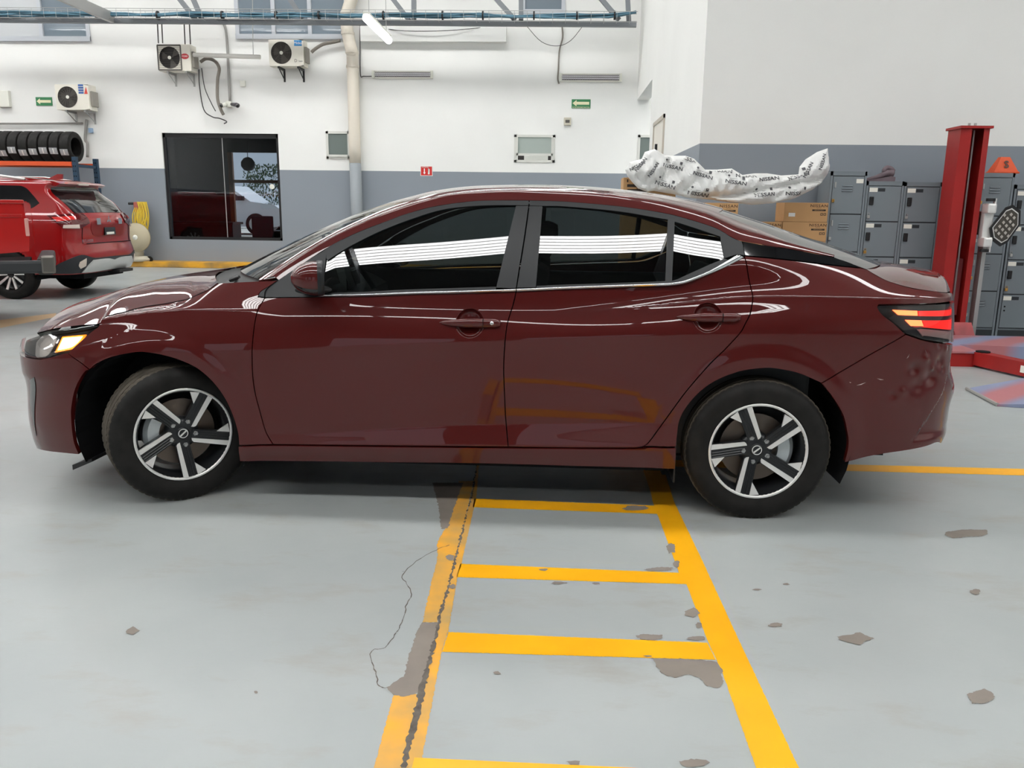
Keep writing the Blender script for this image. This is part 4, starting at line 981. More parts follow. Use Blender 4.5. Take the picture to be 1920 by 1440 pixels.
# drain pipe
pipeb = mat('pipe_beige', srgb(222, 214, 200), .5); pipeg = mat('pipe_grey', srgb(146, 152, 156), .55)
dp_ = thing('drain_pipe', 'thick beige drain pipe with offset bend running down the back wall', 'pipe', W(667, 470, .16), world=True)
up = [W(661, -60, .20), W(661, -10, .20), W(655, 10, .2), W(650.5, 28, .2), W(650.5, 52, .2), W(655, 78, .2), W(660, 98, .18), W(661.5, 125, .16), W(666, 306, .16)]
MB().tube(catmull(up, 5), .125, 20).build('upper_pipe', pipeb, dp_, smooth=True)
MB().tube([W(666, 306, .16), (W(666, 306, .16)[0]+.02, YB-.16, .02)], .125, 20).build('lower_pipe', pipeg, dp_, smooth=True)
for v in (98, 122, 24, 60):
    c = np.array(min(catmull(up, 5), key=lambda p: abs(pj(p)[1]-v))); MB().tube([c+np.array([0, 0, -.025]), c+np.array([0, 0, .025])], .138, 20).build('pipe_collar', pipeb, dp_)
# white beam along the wall
o = MB().box(W(678, 52)[0], W(950, 52)[0], YB-.14, YB, W(800, 80)[2], W(800, 52)[2]).build('trim_3', wallm); struct(o)
# wall fixtures with wire guards
def fixture(label, u0, v0, u1, v1):
    a = W(u0, v0, .08); b = W(u1, v1, .08); x0, x1, z0, z1 = a[0], b[0], b[2], a[2]
    t = thing('tube_light_fixture', label, 'light fixture', ((x0+x1)/2, YB-.04, z0), world=True)
    MB().box(x0, x1, YB-.05, YB, z0, z1, bev=.006).build('housing', whiteplast, t)
    MB().box(x0+.04, x1-.04, YB-.056, YB-.05, z0+.03, z1-.03).build('reflector', mat('reflector_dim', srgb(120, 112, 118), .25, .6), t)
    for zz in (z0+.06, z1-.06): MB().tube([(x0+.05, YB-.075, zz), (x1-.05, YB-.075, zz)], .014, 8).build('lamp_tube', mat('unlit_tube', srgb(215, 212, 218), .3), t)
    mb = MB()
    for xx in np.linspace(x0+.04, x1-.04, 26): mb.tube([(xx, YB-.10, z0+.02), (xx, YB-.10, z1-.02)], .003, 4)
    for zz in (z0+.02, (z0+z1)/2, z1-.02): mb.tube([(x0+.03, YB-.10, zz), (x1-.03, YB-.10, zz)], .003, 4)
    mb.build('wire_guard', galv, t)
    for xx in (x0+.02, x1-.02): MB().box(xx-.03, xx+.03, YB-.10, YB-.05, z0, z1).build('end_cap', whiteplast, t)
fixture('caged tube light fixture on white wall right of the drain pipe', 698, 132, 811, 147)
fixture('caged tube light fixture on white wall above the green arrow sign', 1050, 137, 1165, 153)
# small windows
fr = mat('white_aluminium_frame', srgb(214, 214, 208), .4)
frost = mat('frosted_glass', srgb(168, 178, 172), .25, spec=.6); frost2 = mat('frosted_glass_dark', srgb(112, 122, 118), .25, spec=.6)
for i, (h, g) in enumerate(zip(HW, (frost2, frost, frost2))):
    x0, x1, z0, z1 = h; mb = MB(); f = .05
    for a in ((x0, x1, z0, z0+f), (x0, x1, z1-f, z1), (x0, x0+f, z0, z1), (x1-f, x1, z0, z1)): mb.box(a[0], a[1], YB-.02, YB+.10, a[2], a[3])
    o = struct(mb.build('window_%d' % (i+2), fr))
    zs_ = z0+.28*(z1-z0) if i == 1 else z0+.06
    MB().box(x0+f, x1-f, YB+.0, YB+.02, zs_, z1-f).build('pane', g, o)
    sb = MB(); sb.box(x0+f, x1-f, YB-.045, YB+.03, zs_-.02, zs_+.025); 
    if i == 1: sb.box(x0+f, x0+f+.03, YB-.045, YB+.02, z0+f, z1-f); sb.box(x1-f-.03, x1-f, YB-.045, YB+.02, z0+f, z1-f)
    sb.build('sash', fr, o)
    if i == 1: MB().box(x0+.2, x1-.15, YB+.35, YB+.4, z0+.06, z0+.2).build('sill_box', white, o)
    MB().box(x0-.3, x1+.3, YB+.9, YB+.95, z0-.3, z1+.3).build('room_behind', mat('dim_room', srgb(60, 56, 54), .8), o)
# upper windows
for i, (x0, x1, z0, z1) in enumerate(UW):
    mb = MB(); f = .08
    xs = [x0, x1] if i == 2 else list(np.linspace(x0, x1, 4 if i == 1 else 9))
    for xx in xs: mb.box(xx-f/2, xx+f/2, YB-.03, YB+.08, z0, z1)
    mb.box(x0-f/2, x1+f/2, YB-.05, YB+.08, z0-.02, z0+f); mb.box(x0, x1, YB-.03, YB+.08, z1-f, z1)
    o = struct(mb.build('window_%d' % (i+5), mat('blue_grey_frame', srgb(196, 200, 206), .4)))
    gl = mat('upper_glass', srgb(128, 140, 150), .08, spec=.8, coat=.5); bl2 = mat('roller_blind', srgb(206, 198, 184), .8)
    for k, (a, b) in enumerate(zip(xs, xs[1:])):
        MB().box(a+f/2, b-f/2, YB+.02, YB+.035, z0+f, z1-f).build('pane', gl if (i != 0 or k % 2) else mat('upper_glass_light', srgb(205, 208, 210), .1, spec=.8), o)
    if i == 2: MB().box(x0+.05, x1-.05, YB+.0, YB+.015, z0+.28, z1).build('roller_blind', bl2, o)
    MB().box(x0-.2, x1+.2, YB+.5, YB+.55, z0-.2, z1+.2).build('room_behind', mat('upstairs_room', srgb(90, 100, 110), .8), o)
# office behind the big window
off = mat('office_dark', srgb(44, 40, 38), .8); wood = mat('dark_desk_wood', srgb(62, 34, 26), .45, noise=(3, .3, 4))
mb = MB(); ox0, ox1, oy1, oz1 = -8.6, -2.6, YB+4.4, 3.1
mb.box(ox0-.1, ox0, YB+.25, oy1, 0, oz1); mb.box(ox1, ox1+.1, YB+.25, oy1, 0, oz1); mb.box(ox0, ox1, YB+.25, oy1, oz1, oz1+.1); 
mb.box(ox0, -7.15, oy1, oy1+.1, 0, oz1); mb.box(-7.15, ox1, oy1, oy1+.1, 2.75, oz1)
struct(mb.build('wall_office', off))
mb = MB(); x0, x1, z0, z1 = OW; f = .06
for a in ((x0, x1, z0, z0+f), (x0, x1, z1-f*1.5, z1), (x0, x0+f, z0, z1), (x1-f, x1, z0, z1)): mb.box(a[0], a[1], YB+.04, YB+.12, a[2], a[3])
o = struct(mb.build('window_1', black)); xm = W(419, 350)[0]
panes = glass_mat('office_glass', (.70, .74, .78), refl=.0)
MB().box(x0+f, xm-.008, YB+.075, YB+.08, z0+f, z1-f*1.5).build('pane', panes, o); MB().box(xm+.008, x1-f, YB+.075, YB+.08, z0+f, z1-f*1.5).build('pane', panes, o)
MB().box(xm-.008, xm+.008, YB+.07, YB+.085, z0+f, z1-f).build('mullion', galv, o)
mb = MB(); mb.box(-7.15, -7.03, oy1, oy1+.1, 0, 2.75); mb.box(-5.2, -5.12, oy1, oy1+.1, 0, 2.75); mb.box(-7.15, ox1, oy1, oy1+.1, 1.95, 2.03); struct(mb.build('window_8', mat('storefront_wood', srgb(120, 78, 44), .5)))
sp_ = W(510, 350, -.07); MB().lathe([(0,-.002),(.055,-.002),(.055,.002)], 24, M=Matrix.Translation(sp_)).build('round_sticker', whiteplast, o)
pl0 = ony(465, 308, YB+2.2); pn = thing('pendant_lamp', 'dark round pendant lamp hanging inside the office', 'lamp', tuple(float(c) for c in pl0), world=True)
MB().lathe([(0,-.17),(.10,-.14),(.165,-.05),(.165,.05),(.10,.14),(.03,.17),(0,.17)], 24, axis='z', M=Matrix.Translation(tuple(pl0))).build('globe_shade', black, pn, smooth=True)
MB().tube([(pl0[0], pl0[1], pl0[2]+.16), (pl0[0], pl0[1], 3.1)], .008, 6).build('cord', black, pn)
dk = thing('office_desk', 'dark wooden office desk behind the big dark window', 'desk', (-4.55, YB+1.6, 0), world=True)
MB().box(-5.4, -3.6, YB+1.2, YB+2.0, .72, .77, bev=.008).build('desk_top', wood, dk)
for xx in (-5.35, -3.7): MB().box(xx, xx+.06, YB+1.25, YB+1.95, 0, .72).build('leg', wood, dk)
MB().box(-5.29, -3.7, YB+1.9, YB+1.93, .3, .72).build('modesty_panel', wood, dk)
dk = thing('office_desk', 'low wooden counter at the left end of the dark office', 'desk', (-7.0, YB+2.4, 0), world=True)
MB().box(-7.9, -6.2, YB+2.1, YB+2.8, .88, .94, bev=.008).build('desk_top', wood, dk); MB().box(-7.85, -6.25, YB+2.2, YB+2.75, 0, .88).build('cabinet', wood, dk)
ch = thing('office_chair', 'black office chair pushed up to the desk behind the window', 'chair', (-4.95, YB+.95, 0), world=True)
MB().box(-5.2, -4.7, YB+.75, YB+1.2, .44, .52, bev=.03).build('seat', black, ch); MB().box(-5.2, -4.7, YB+.66, YB+.74, .62, 1.12, bev=.03).build('backrest', black, ch)
MB().tube([(-4.95, YB+.97, .12), (-4.95, YB+.97, .45)], .025, 8).build('gas_lift', black, ch)
mb = MB()
for k in range(5): a = k*2*PI/5; mb.tube([(-4.95, YB+.97, .12), (-4.95+.27*math.cos(a), YB+.97+.27*math.sin(a), .05)], .018, 6); mb.sphere((-4.95+.27*math.cos(a), YB+.97+.27*math.sin(a), .03), .03, 8)
mb.build('star_base', black, ch)
MB().box(-4.98, -4.92, YB+.68, YB+.76, .46, .66).build('back_support', black, ch)
# outside seen through the office: white car, hedge
fc = MB(); fc.box(-16, 2, YB+6.2, YB+17, -.02, .45); struct(fc.build('ground_forecourt', gm))
wc = thing('white_car', 'white car parked in daylight outside, seen through the office glazing', 'car', (-8.7, YB+8.5, .45), world=True); SX = float(ony(480, 410, YB+7.6)[0])+5.35; SH = Matrix.Translation((SX, 0, .45))
wp = mat('white_car_paint', srgb(236, 238, 240), .2, coat=1)
prof = [(-8.6,.35),(-8.7,.75),(-8.4,.95),(-7.8,1.02),(-7.2,1.45),(-6.2,1.5),(-5.5,1.02),(-4.75,.92),(-4.5,.75),(-4.5,.35),(-4.7,.25),(-8.4,.25)]
MB().prism(prof, 'y', YB+7.6, YB+9.3, M=SH).build('body', wp, wc); 
MB().prism([(-7.7,1.04),(-7.15,1.40),(-6.25,1.44),(-5.7,1.05)], 'y', YB+7.59, YB+9.31, M=SH).build('side_window', blackgloss, wc)
for xx in (-7.8+SX, -5.35+SX):
    for yy in (YB+7.68, YB+9.22):
        w_ = MB().lathe([(.33,-.1),(.33,.1)], 28, M=Matrix.Translation((xx, yy, .78))); w_.lathe([(.33,-.1),(.22,-.11)], 28, M=Matrix.Translation((xx, yy, .78))); w_.lathe([(.33,.1),(.22,.11)], 28, M=Matrix.Translation((xx, yy, .78))); wo = w_.build('wheel', rubber, wc)
        MB().lathe([(0,-.09),(.22,-.11)], 14, M=Matrix.Translation((xx, yy, .78))).build('hub_cap', alu, wo)
MB().box(-5.85+SX, -5.68+SX, YB+7.42, YB+7.62, 1.50, 1.64, bev=.03).build('door_mirror', black, wc)
leafm = mat('hedge_leaves', srgb(70, 92, 62), .6, noise=(6, .6, 4))
def hedge(name, label, x0, x1, y, z1, n):
    mb = MB()
    for _ in range(n):
        c = (random.uniform(x0, x1), y+random.uniform(-.5, .5), z1*random.random()**.6); r = random.uniform(.04, .09)
        a, b = random.uniform(0, 6.3), random.uniform(-1, 1); M = Matrix.Translation(c) @ Euler((b, a, random.uniform(0, 6.3))).to_matrix().to_4x4()
        mb.add([(-r, 0, 0), (0, -r*.5, 0), (r, 0, 0), (0, r*.5, 0)], [(0, 1, 2, 3)], 0, M)
    t = thing(name, label, 'hedge', ((x0+x1)/2, y, 0), world=True); mb.build('foliage', leafm, t)['kind'] = 'stuff'
    MB().tube([((x0+x1)/2, y, 0), ((x0+x1)/2+.1, y, z1*.7)], .08, 8).build('trunk', mat('bark', srgb(80, 66, 54), .9), t)
hedge('hedge', 'leafy green hedge outside beyond the white car', -11, -1, YB+16, 3.0, 9000)
# ------------------------------------------------------------------ girder, cable tray, hanging lights, conduits
YG = YB-.75
def Gx(u, v): p = ony(u, v, YG); return (float(p[0]), float(p[1]), float(p[2]))
tr_ = thing('roof_truss', 'grey steel roof truss spanning above the back wall', 'truss', Gx(600, 42), world=True)
gl_, gr_ = Gx(-60, 37), Gx(1193, 46)
def bar(nm, a, b, w_, h, par, m=raf):
    a = Vector(a); b = Vector(b); d = (b-a); L_ = d.length; q = d.to_track_quat('X', 'Z').to_matrix().to_4x4()
    return MB().box(0, L_, -w_/2, w_/2, -h/2, h/2, M=Matrix.Translation(a) @ q).build(nm, m, par)
bar('bottom_chord', gl_, gr_, .10, .10, tr_); bar('top_chord', (gl_[0], YG, 6.6), (gr_[0], YG, 6.6), .12, .12, tr_)
for (u0, v0, u1, v1) in [(338,0,367,29),(363,0,379,29),(738,0,767,30),(776,0,776,30),(932,0,966,30),(977,0,977,30),(1129,0,1161,30),(1177,0,1179,32),(544,0,567,26),(150,-4,190,30)]:
    a = np.array(Gx(u1, v1+8)); b = np.array(Gx(u0, v0)); d = (b-a)/(b-a)[2]; bar('web_member', a, a+d*(6.6-a[2]), .07, .09, tr_)
bar('cross_beam', Gx(212, 34), (Gx(212, 34)[0], -6.0, Gx(212, 34)[2]+.05), .08, .20, tr_, galv)
ct = thing('cable_tray', 'wire cable tray with bundled blue cables along the roof truss', 'cable tray', Gx(600, 30), world=True)
cabm = mat('blue_cables', srgb(84, 122, 140), .6)
mb = MB()
for k in range(9):
    pts = [np.array(Gx(u, 29.5+ (5*u/1193))+np.array([0, 0, 0]))+np.array([0, random.uniform(-.07, .07)-.12, random.uniform(-.03, .05)]) for u in range(-60, 1170, 60)]+[np.array(Gx(1192, 26))+np.array([0, -.1, .03*k/9])]
    mb.tube(catmull(pts, 2), .016, 6)
mb.build('cable_bundle', cabm, ct, smooth=True)
mb = MB()
for dy in (-.22, -.02):
    for dz in (-.09, .10): mb.tube([(gl_[0], YG+dy, gl_[2]+.09+dz), (gr_[0], YG+dy, gr_[2]+.09+dz)], .006, 5)
for x in np.arange(gl_[0], gr_[0], .25):
    z = gl_[2]+(gr_[2]-gl_[2])*(x-gl_[0])/(gr_[0]-gl_[0])+.09
    mb.tube([(x, YG-.22, z+.10), (x, YG-.22, z-.09), (x, YG-.02, z-.09), (x, YG-.02, z+.10)], .004, 4)
mb.build('wire_basket', galv, ct)
for u in (300, 420, 520, 600, 720, 830, 905, 1000, 1080, 1150): c = Gx(u, 31.5); MB().tube([(c[0], c[1]-.12, c[2]), (c[0]+.03, c[1]-.12, c[2])], .085, 10).build('cable_tie', black, ct)
# hanging tube lamp
p1_ = ony(729, 76, 6.4); p0_ = np.array([p1_[0], 5.15, p1_[2]])
hl_ = thing('hanging_tube_lamp', 'lit tube lamp hanging on wires below the roof truss', 'lamp', tuple(p1_), world=True)
MB().tube([p0_, p1_], .042, 14).build('diffuser', mat('lamp_tube_lit', (1, 1, 1), .4, emit=(1, 1, 1), es=TUBE), hl_, smooth=True)
MB().box(p0_[0]-.035, p0_[0]+.035, p0_[1], p1_[1], p0_[2]+.035, p0_[2]+.06).build('lamp_body', whiteplast, hl_)
for yy in (p0_[1]+.15, p1_[1]-.15): MB().tube([(p0_[0], yy, p0_[2]+.05), (p0_[0], yy, ZR-.2)], .004, 5).build('hanging_wire', galv, hl_)
# signs
gs = mat('sign_green', srgb(58, 128, 84), .5); cream = mat('sign_cream', srgb(232, 226, 190), .5); redm = mat('sign_red', srgb(204, 44, 40), .5)
def arrow_sign(label, u0, v0, u1, v1, words):
    a = W(u0, v0, .02); b = W(u1, v1, .02); x0, x1, z0, z1 = a[0], b[0], b[2], a[2]; cx = (x0+x1)/2; cz = (z0+z1)/2; w_ = x1-x0; h = z1-z0
    t = thing('exit_route_sign', label, 'sign', (cx, YB, z0), world=True)
    MB().box(x0, x1, YB-.012, YB, z0, z1).build('sign_plate', gs, t)
    y = YB-.014; k = .06*h if words else 0
    ar = [(x0+.05*w_, cz+k), (x0+.26*w_, cz+.36*h+k), (x0+.26*w_, cz+.16*h+k), (x1-.07*w_, cz+.16*h+k), (x1-.07*w_, cz-.16*h+k), (x0+.26*w_, cz-.16*h+k), (x0+.26*w_, cz-.36*h+k)]
    MB().add([(p[0], y, p[1]) for p in ar], [(0, 1, 6), (2, 3, 4, 5)]).build('arrow', cream, t)
    if words: mb = MB(); txt(mb, 'RUTA DE EVACUACION', .042, frame_xz((cx, y, z0+.09*h)), 0, sx=.8); mb.build('lettering', cream, t)
arrow_sign('green arrow sign on the white wall left of the AC unit', 66, 182, 98, 198, False)
arrow_sign('green exit route arrow sign above the hopper window', 1072, 186, 1107, 203, True)
a = W(788, 311, .02); b = W(811, 330, .02); t = thing('extinguisher_sign', 'small red and white fire extinguisher sign on grey wall', 'sign', (a[0]/2+b[0]/2, YB, b[2]), world=True)
MB().box(a[0], b[0], YB-.010, YB, b[2], a[2]).build('sign_plate', white, t)
mb = MB(); mb.box(a[0]+.012, b[0]-.012, YB-.013, YB-.010, b[2]+.012, a[2]-.012); mb.build('red_field', redm, t)
cx = (a[0]+b[0])/2; cz = (a[2]+b[2])/2
mb = MB(); y = YB-.015; mb.add([(cx-.055, y, cz+.05), (cx-.035, y, cz+.05), (cx-.035, y, cz-.03), (cx-.055, y, cz-.03), (cx-.075, y, cz-.03), (cx-.015, y, cz-.03), (cx-.045, y, cz-.07)], [(0, 1, 2, 3), (4, 5, 6)])
mb.add([(cx+.03, y, cz-.07), (cx+.07, y, cz-.07), (cx+.07, y, cz+.04), (cx+.03, y, cz+.04), (cx+.04, y, cz+.06), (cx+.06, y, cz+.06)], [(0, 1, 2, 3, 5, 4)]); txt(mb, 'EXTINTOR', .030, frame_xz((cx-.03, y, cz+.075)), 0); mb.build('pictogram', white, t)
# small boxes, conduits, camera
def smallbox(name, label, cat, u, v, w_, h, d, m, extra=None):
    c = W(u, v); t = MB().box(c[0]-w_/2, c[0]+w_/2, YB-d, YB, c[2]-h/2, c[2]+h/2, bev=.01).build(name, m); return tag(t, label, cat)
smallbox('thermostat_box', 'small beige box on the wall under the green exit sign', 'box', 1064, 228, .15, .16, .05, mat('beige_box', srgb(200, 194, 178), .5))
c = W(1064, 228); MB().box(c[0]-.045, c[0]+.045, YB-.056, YB-.05, c[2]-.03, c[2]+.03).build('cover_plate', mat('box_print', srgb(90, 86, 80), .6), bpy.data.objects['thermostat_box'])
smallbox('junction_box', 'small white switch box on the wall right of the hanging cables', 'box', 456, 157, .12, .12, .05, whiteplast)
smallbox('junction_box', 'pale grey control box at the far left of the white wall', 'box', 10, 186, .27, .34, .09, whiteplast)
smallbox('junction_box', 'small pale blue outlet box on the wall below the left AC unit', 'box', 172, 245, .08, .10, .07, mat('pale_blue_box', srgb(150, 176, 204), .5))
def pipe(name, label, cat, px, r, m, d=.05, n=8, sm=True):
    P = [W(p[0], p[1], p[2] if len(p) > 2 else d) for p in px]; P = catmull(P, 5) if sm else P
    return tag(MB().tube(P, r, n).build(name, m, smooth=True), label, cat)
cond = mat('conduit_grey', srgb(150, 148, 144), .5)
pipe('conduit', 'thin grey conduit running along the white wall to the blue box', 'conduit', [(-40, 231.5), (60, 231.5), (155, 231)], .02, cond, sm=False)
pipe('conduit', 'bent grey conduit dropping from the left AC unit', 'conduit', [(163, 224), (161, 240), (160, 262), (164, 270), (164, 295)], .03, cond)
pipe('conduit', 'vertical grey conduit feeding the twin security cameras', 'conduit', [(408, 36), (420, 46), (425, 70), (428, 120), (431, 190)], .028, cond)
arm = thing('wall_pipe_arm', 'white horizontal pipe hung beside the old AC unit', 'pipe', W(363, 103, .3), world=True)
MB().tube([W(363, 103, .35), W(488, 107, .35)], .045, 10).build('pipe', mat('painted_white_pipe', srgb(222, 220, 214), .5), arm, smooth=True)
MB().tube([W(475, 107, .35), W(474, 66, .35), W(473, -40, .35)], .008, 6).build('hanger_rod', galv, arm)
MB().tube([W(363, 103, .35), W(361, 103, .10)], .03, 8).build('elbow', galv, arm)
hose = mat('grey_insulated_hose', srgb(128, 122, 114), .7); cab = mat('thin_black_cable', srgb(58, 56, 56), .6)
pipe('insulated_hose', 'grey insulated hose looping down from the old AC unit', 'hose', [(376, 116), (387, 110), (402, 114), (411, 128), (408, 150), (408, 185), (414, 205), (419, 215)], .035, hose, .15)
pipe('loose_cable', 'thin black cable sagging below the old AC unit', 'cable', [(373, 130), (374, 160), (382, 205), (398, 219), (412, 222), (425, 228), (420, 232)], .012, cab, .10)
pipe('loose_cable', 'thin black cable slanting to the hose end below the old AC unit', 'cable', [(378, 128, .01), (384, 165, .2), (397, 195, .2), (404, 208, .01)], .010, cab, .22)
pipe('insulated_hose', 'grey hose rising from the blue badge AC unit to the drain pipe', 'hose', [(584, 98), (592, 91), (606, 83), (625, 79), (638, 76)], .035, hose, .12)
pipe('loose_cable', 'thin grey cable beside the drain pipe to the tube light fixture', 'cable', [(675, 48), (675, 90), (676, 140), (682, 143), (700, 143)], .010, cab, .05)
pipe('loose_cable', 'twisted grey cable hanging to the right tube light fixture', 'cable', [(1054, 48), (1055, 70), (1049, 95), (1047, 130), (1046, 148), (1048, 157)], .016, hose, .05)
pipe('loose_cable', 'thin sagging cable across the wall above the white beam', 'cable', [(690, 48, .01), (760, 58), (860, 56), (957, 44, .01)], .007, cab, .2)
pipe('loose_cable', 'thin looped cable below the truss at the right', 'cable', [(985, 46), (1015, 78), (1045, 86), (1070, 76), (1095, 46)], .006, cab, .1)
for k, (uu, v1) in enumerate(((297, 82), (305, 82), (347, 84), (357, 84))):
    pipe('suspension_wire', ('leftmost', 'second from left', 'third from left', 'rightmost')[k]+' of four wires holding up the old cream AC unit', 'wire', [(uu-2, 39, .75), (uu, v1-1.5, .22)], .012, cab, .3, sm=False)
cm = thing('security_cameras', 'twin bullet security cameras on a white wall box', 'camera', W(431, 196), world=True)
c = W(431, 196); MB().box(c[0]-.06, c[0]+.06, YB-.08, YB, c[2]-.06, c[2]+.06, bev=.01).build('mount_box', whiteplast, cm)
for sg, du in ((-1, -12), (1, 11)):
    e = W(431+du, 196, .25); MB().tube([(c[0]+sg*.05, YB-.05, c[2]), (e[0], YB-.2, e[2]), (e[0]+sg*.04, YB-.25, e[2]-.02)], [.03, .045, .05], 12).build('camera_body', whiteplast if sg < 0 else mat('camera_dark', srgb(70, 66, 74), .4), cm, smooth=True)
    MB().sphere((e[0]+sg*.045, YB-.26, e[2]-.02), .045, 12).build('lens', blackgloss, cm, smooth=True)
# ------------------------------------------------------------------ red SUV behind
redp = mat('bright_red_car_paint', srgb(140, 12, 15), .28, metal=.0, spec=.3, coat=1.0, coatr=.02)
SUVY = 7.77; SXC, SL = -5.22, .95
shw = spline([.30,.40,.55,.8,1.0,1.12,1.25,1.4,1.55,1.62,1.68,1.72], [.84,.88,.905,.91,.902,.885,.835,.77,.70,.66,.56,.36])
sxr = spline([.30,.42,.52,.65,.78,1.0,1.14,1.24,1.4,1.52,1.57,1.62,1.67,1.72], [-5.05,-4.93,-4.885,-4.875,-4.92,-4.915,-4.935,-5.02,-5.19,-5.33,-5.34,-5.31,-5.40,-5.9])
def Sp(u, z, near=True):
    u, z = np.broadcast_arrays(np.asarray(u, float), np.asarray(z, float)); W_ = shw(z)*np.interp(u, [-9.6, -8.6, -7.5], [.80, .95, 1.0]); x = np.minimum(u, SXC)
    t = np.clip((u-SXC)/SL, 0, 1); xn = sxr(z); P1x = np.minimum(SXC+SL/3, xn-.04); x0 = np.minimum(SXC, xn-.08)
    bx = (1-t)**3*x0+3*(1-t)**2*t*P1x+3*(1-t)*t*t*xn+t**3*xn; bw = (1-t)**3*W_+3*(1-t)**2*t*W_+3*(1-t)*t*t*.72*W_
    x = np.where(u > SXC, bx, np.minimum(u, x0)); W_ = np.where(u > SXC, bw, W_)
    r = np.hypot(u+5.95, z-.36); W_ = W_+.015*sstep((.50-r)/.05)
    return np.stack([x, SUVY-W_, z], -1)
suv = thing('red_suv', 'bright red SUV parked facing left in front of the tyre rack', 'car', (-6.9, SUVY, 0), world=True)
SURF['S'] = Sp; GR['S'] = mkgrid(Sp, np.linspace(-7.2, SXC+SL*.98, 220), np.linspace(.3, 1.72, 120))
# painted body: side, rear and roof in one shell, wheel openings cut
us = np.r_[np.linspace(-9.5, -6.5, 14), np.linspace(-6.45, SXC, 40), np.linspace(SXC+.03, SXC+SL, 26)]; zs_ = np.linspace(.36, 1.715, 64)
Us, Zs = np.meshgrid(us, zs_, indexing='ij'); PS = Sp(Us, Zs)
for sg in (1, -1):
    V = PS.copy(); V[..., 1] = SUVY+sg*(V[..., 1]-SUVY); n1, n2 = Us.shape
    Fq = []
    for i in range(n1-1):
        for j in range(n2-1):
            cu = (Us[i, j]+Us[i+1, j])/2; cz_ = (Zs[i, j]+Zs[i, j+1])/2
            if min(math.hypot(cu+5.95, cz_-.36), math.hypot(cu+8.62, cz_-.36)) < .385: continue
            Fq.append((i*n2+j, (i+1)*n2+j, (i+1)*n2+j+1, i*n2+j+1))
    MB().add(V.reshape(-1, 3).tolist(), Fq).build('body_side', redp, suv, smooth=True)
top = PS[:, -1, :]; MB().grid([[(p[0], SUVY+(p[1]-SUVY)*k, 1.715+.012*(1-k*k)) for k in np.linspace(1, -1, 9)] for p in top]).build('roof', redp, suv, smooth=True)
MB().add([(-9.52, SUVY-.7, .4), (-9.52, SUVY+.7, .4), (-9.52, SUVY+.6, 1.0), (-9.52, SUVY-.6, 1.0)], [(0, 1, 2, 3)]).build('nose', redp, suv)
def spanel(nm, segs, m, off=.004, par=None, far=True, **k):
    r = panel(nm, segs, m, par or suv, s='S', off=off, flange=.01, gap=0, far=True, ymid=SUVY, creases=False, h=.05, edge=.03, **k); return r
C_ = SXC+SL
spanel('rear_window', [[(95,352),(128,349),('p',C_,1.585)], [('p',C_,1.585),('p',C_,1.225)], [('p',C_,1.225),(170,399),(139,399.5)], [(139,399.5),(112,374),(95,352)]], blackgloss)
spanel('side_window', [[(-80,347),(20,348),(46,351),(62,366),(74,381)], [(74,381),(58,391),(40,391.5),(-80,392)], [(-80,392),(-80,347)]], blackgloss)
lam = spanel('tail_light', [[(88,404),(120,402.5),(150,401),('p',C_-.30,1.14)], [('p',C_-.30,1.14),('p',C_-.30,1.075)], [('p',C_-.30,1.075),(148,428),(118,428)], [(118,428),(105,417),(88,404)]], mat('suv_tail_red', srgb(84, 6, 10), .12, coat=1), .016)
spanel('lamp_strip', [[(98,408),(140,406)], [(140,406),(142,412)], [(142,412),(108,416)], [(108,416),(98,408)]], mat('suv_lamp_bright', srgb(214, 40, 36), .2, coat=1), .021, lam)
spanel('reverse_lamp', [[(119,422),(147,421)], [(147,421),(148,428)], [(148,428),(118,428)], [(118,428),(119,422)]], mat('suv_reverse_lamp', srgb(214, 196, 186), .2, coat=1), .021, lam)
spanel('bumper_cladding', [[('p',-5.55,.56),(85,505),(120,490),(152,478),('p',C_-.3,.585),('p',C_,.585)], [('p',C_,.585),('p',C_,.38)], [('p',C_,.38),('p',-5.3,.38),('p',-5.52,.38)], [('p',-5.52,.38),('p',-5.55,.56)]], mat('dark_grey_cladding', srgb(40, 42, 46), .55), .010)
spanel('skid_plate', [[(174,487),(200,484),('p',C_,.535)], [('p',C_,.535),('p',C_,.40)], [('p',C_,.40),(175,508),(152,510)], [(152,510),(163,498),(174,487)]], mat('silver_plastic', srgb(196, 196, 194), .35, .3), .02)
spanel('reflector', [[(149,491),(161,484)], [(161,484),(160,498)], [(160,498),(150,503)], [(150,503),(147,498),(149,491)]], mat('suv_reflector', srgb(210, 196, 184), .3), .018)
spanel('plate_recess', [[(171,416),('p',C_,1.045)], [('p',C_,1.045),('p',C_,.90)], [('p',C_,.90),(185,444),(174,440)], [(174,440),(170,428),(171,416)]], mat('suv_recess', srgb(120, 14, 18), .3), .006)
def spt(u, z, o=.012): n = normals(Sp, np.array(u), np.array(z)); return Sp(np.array(u), np.array(z))+n*o, n
def sbox(nm, yc, zc, w_, h, m, d=.012):
    x = float(sxr(zc))+.012; return MB().box(x-d, x+d, SUVY+yc-w_/2, SUVY+yc+w_/2, zc-h/2, zc+h/2).build(nm, m, suv)
sbox('licence_plate', .0, .955, .30, .11, blackgloss); sbox('plate_sticker', .0, .925, .22, .035, whiteplast, .016)
for s_, yc in ((1, -.30), (1, .30)): sbox('chrome_strip', yc, 1.10, .10, .09, chrome, .014)
em = MB()
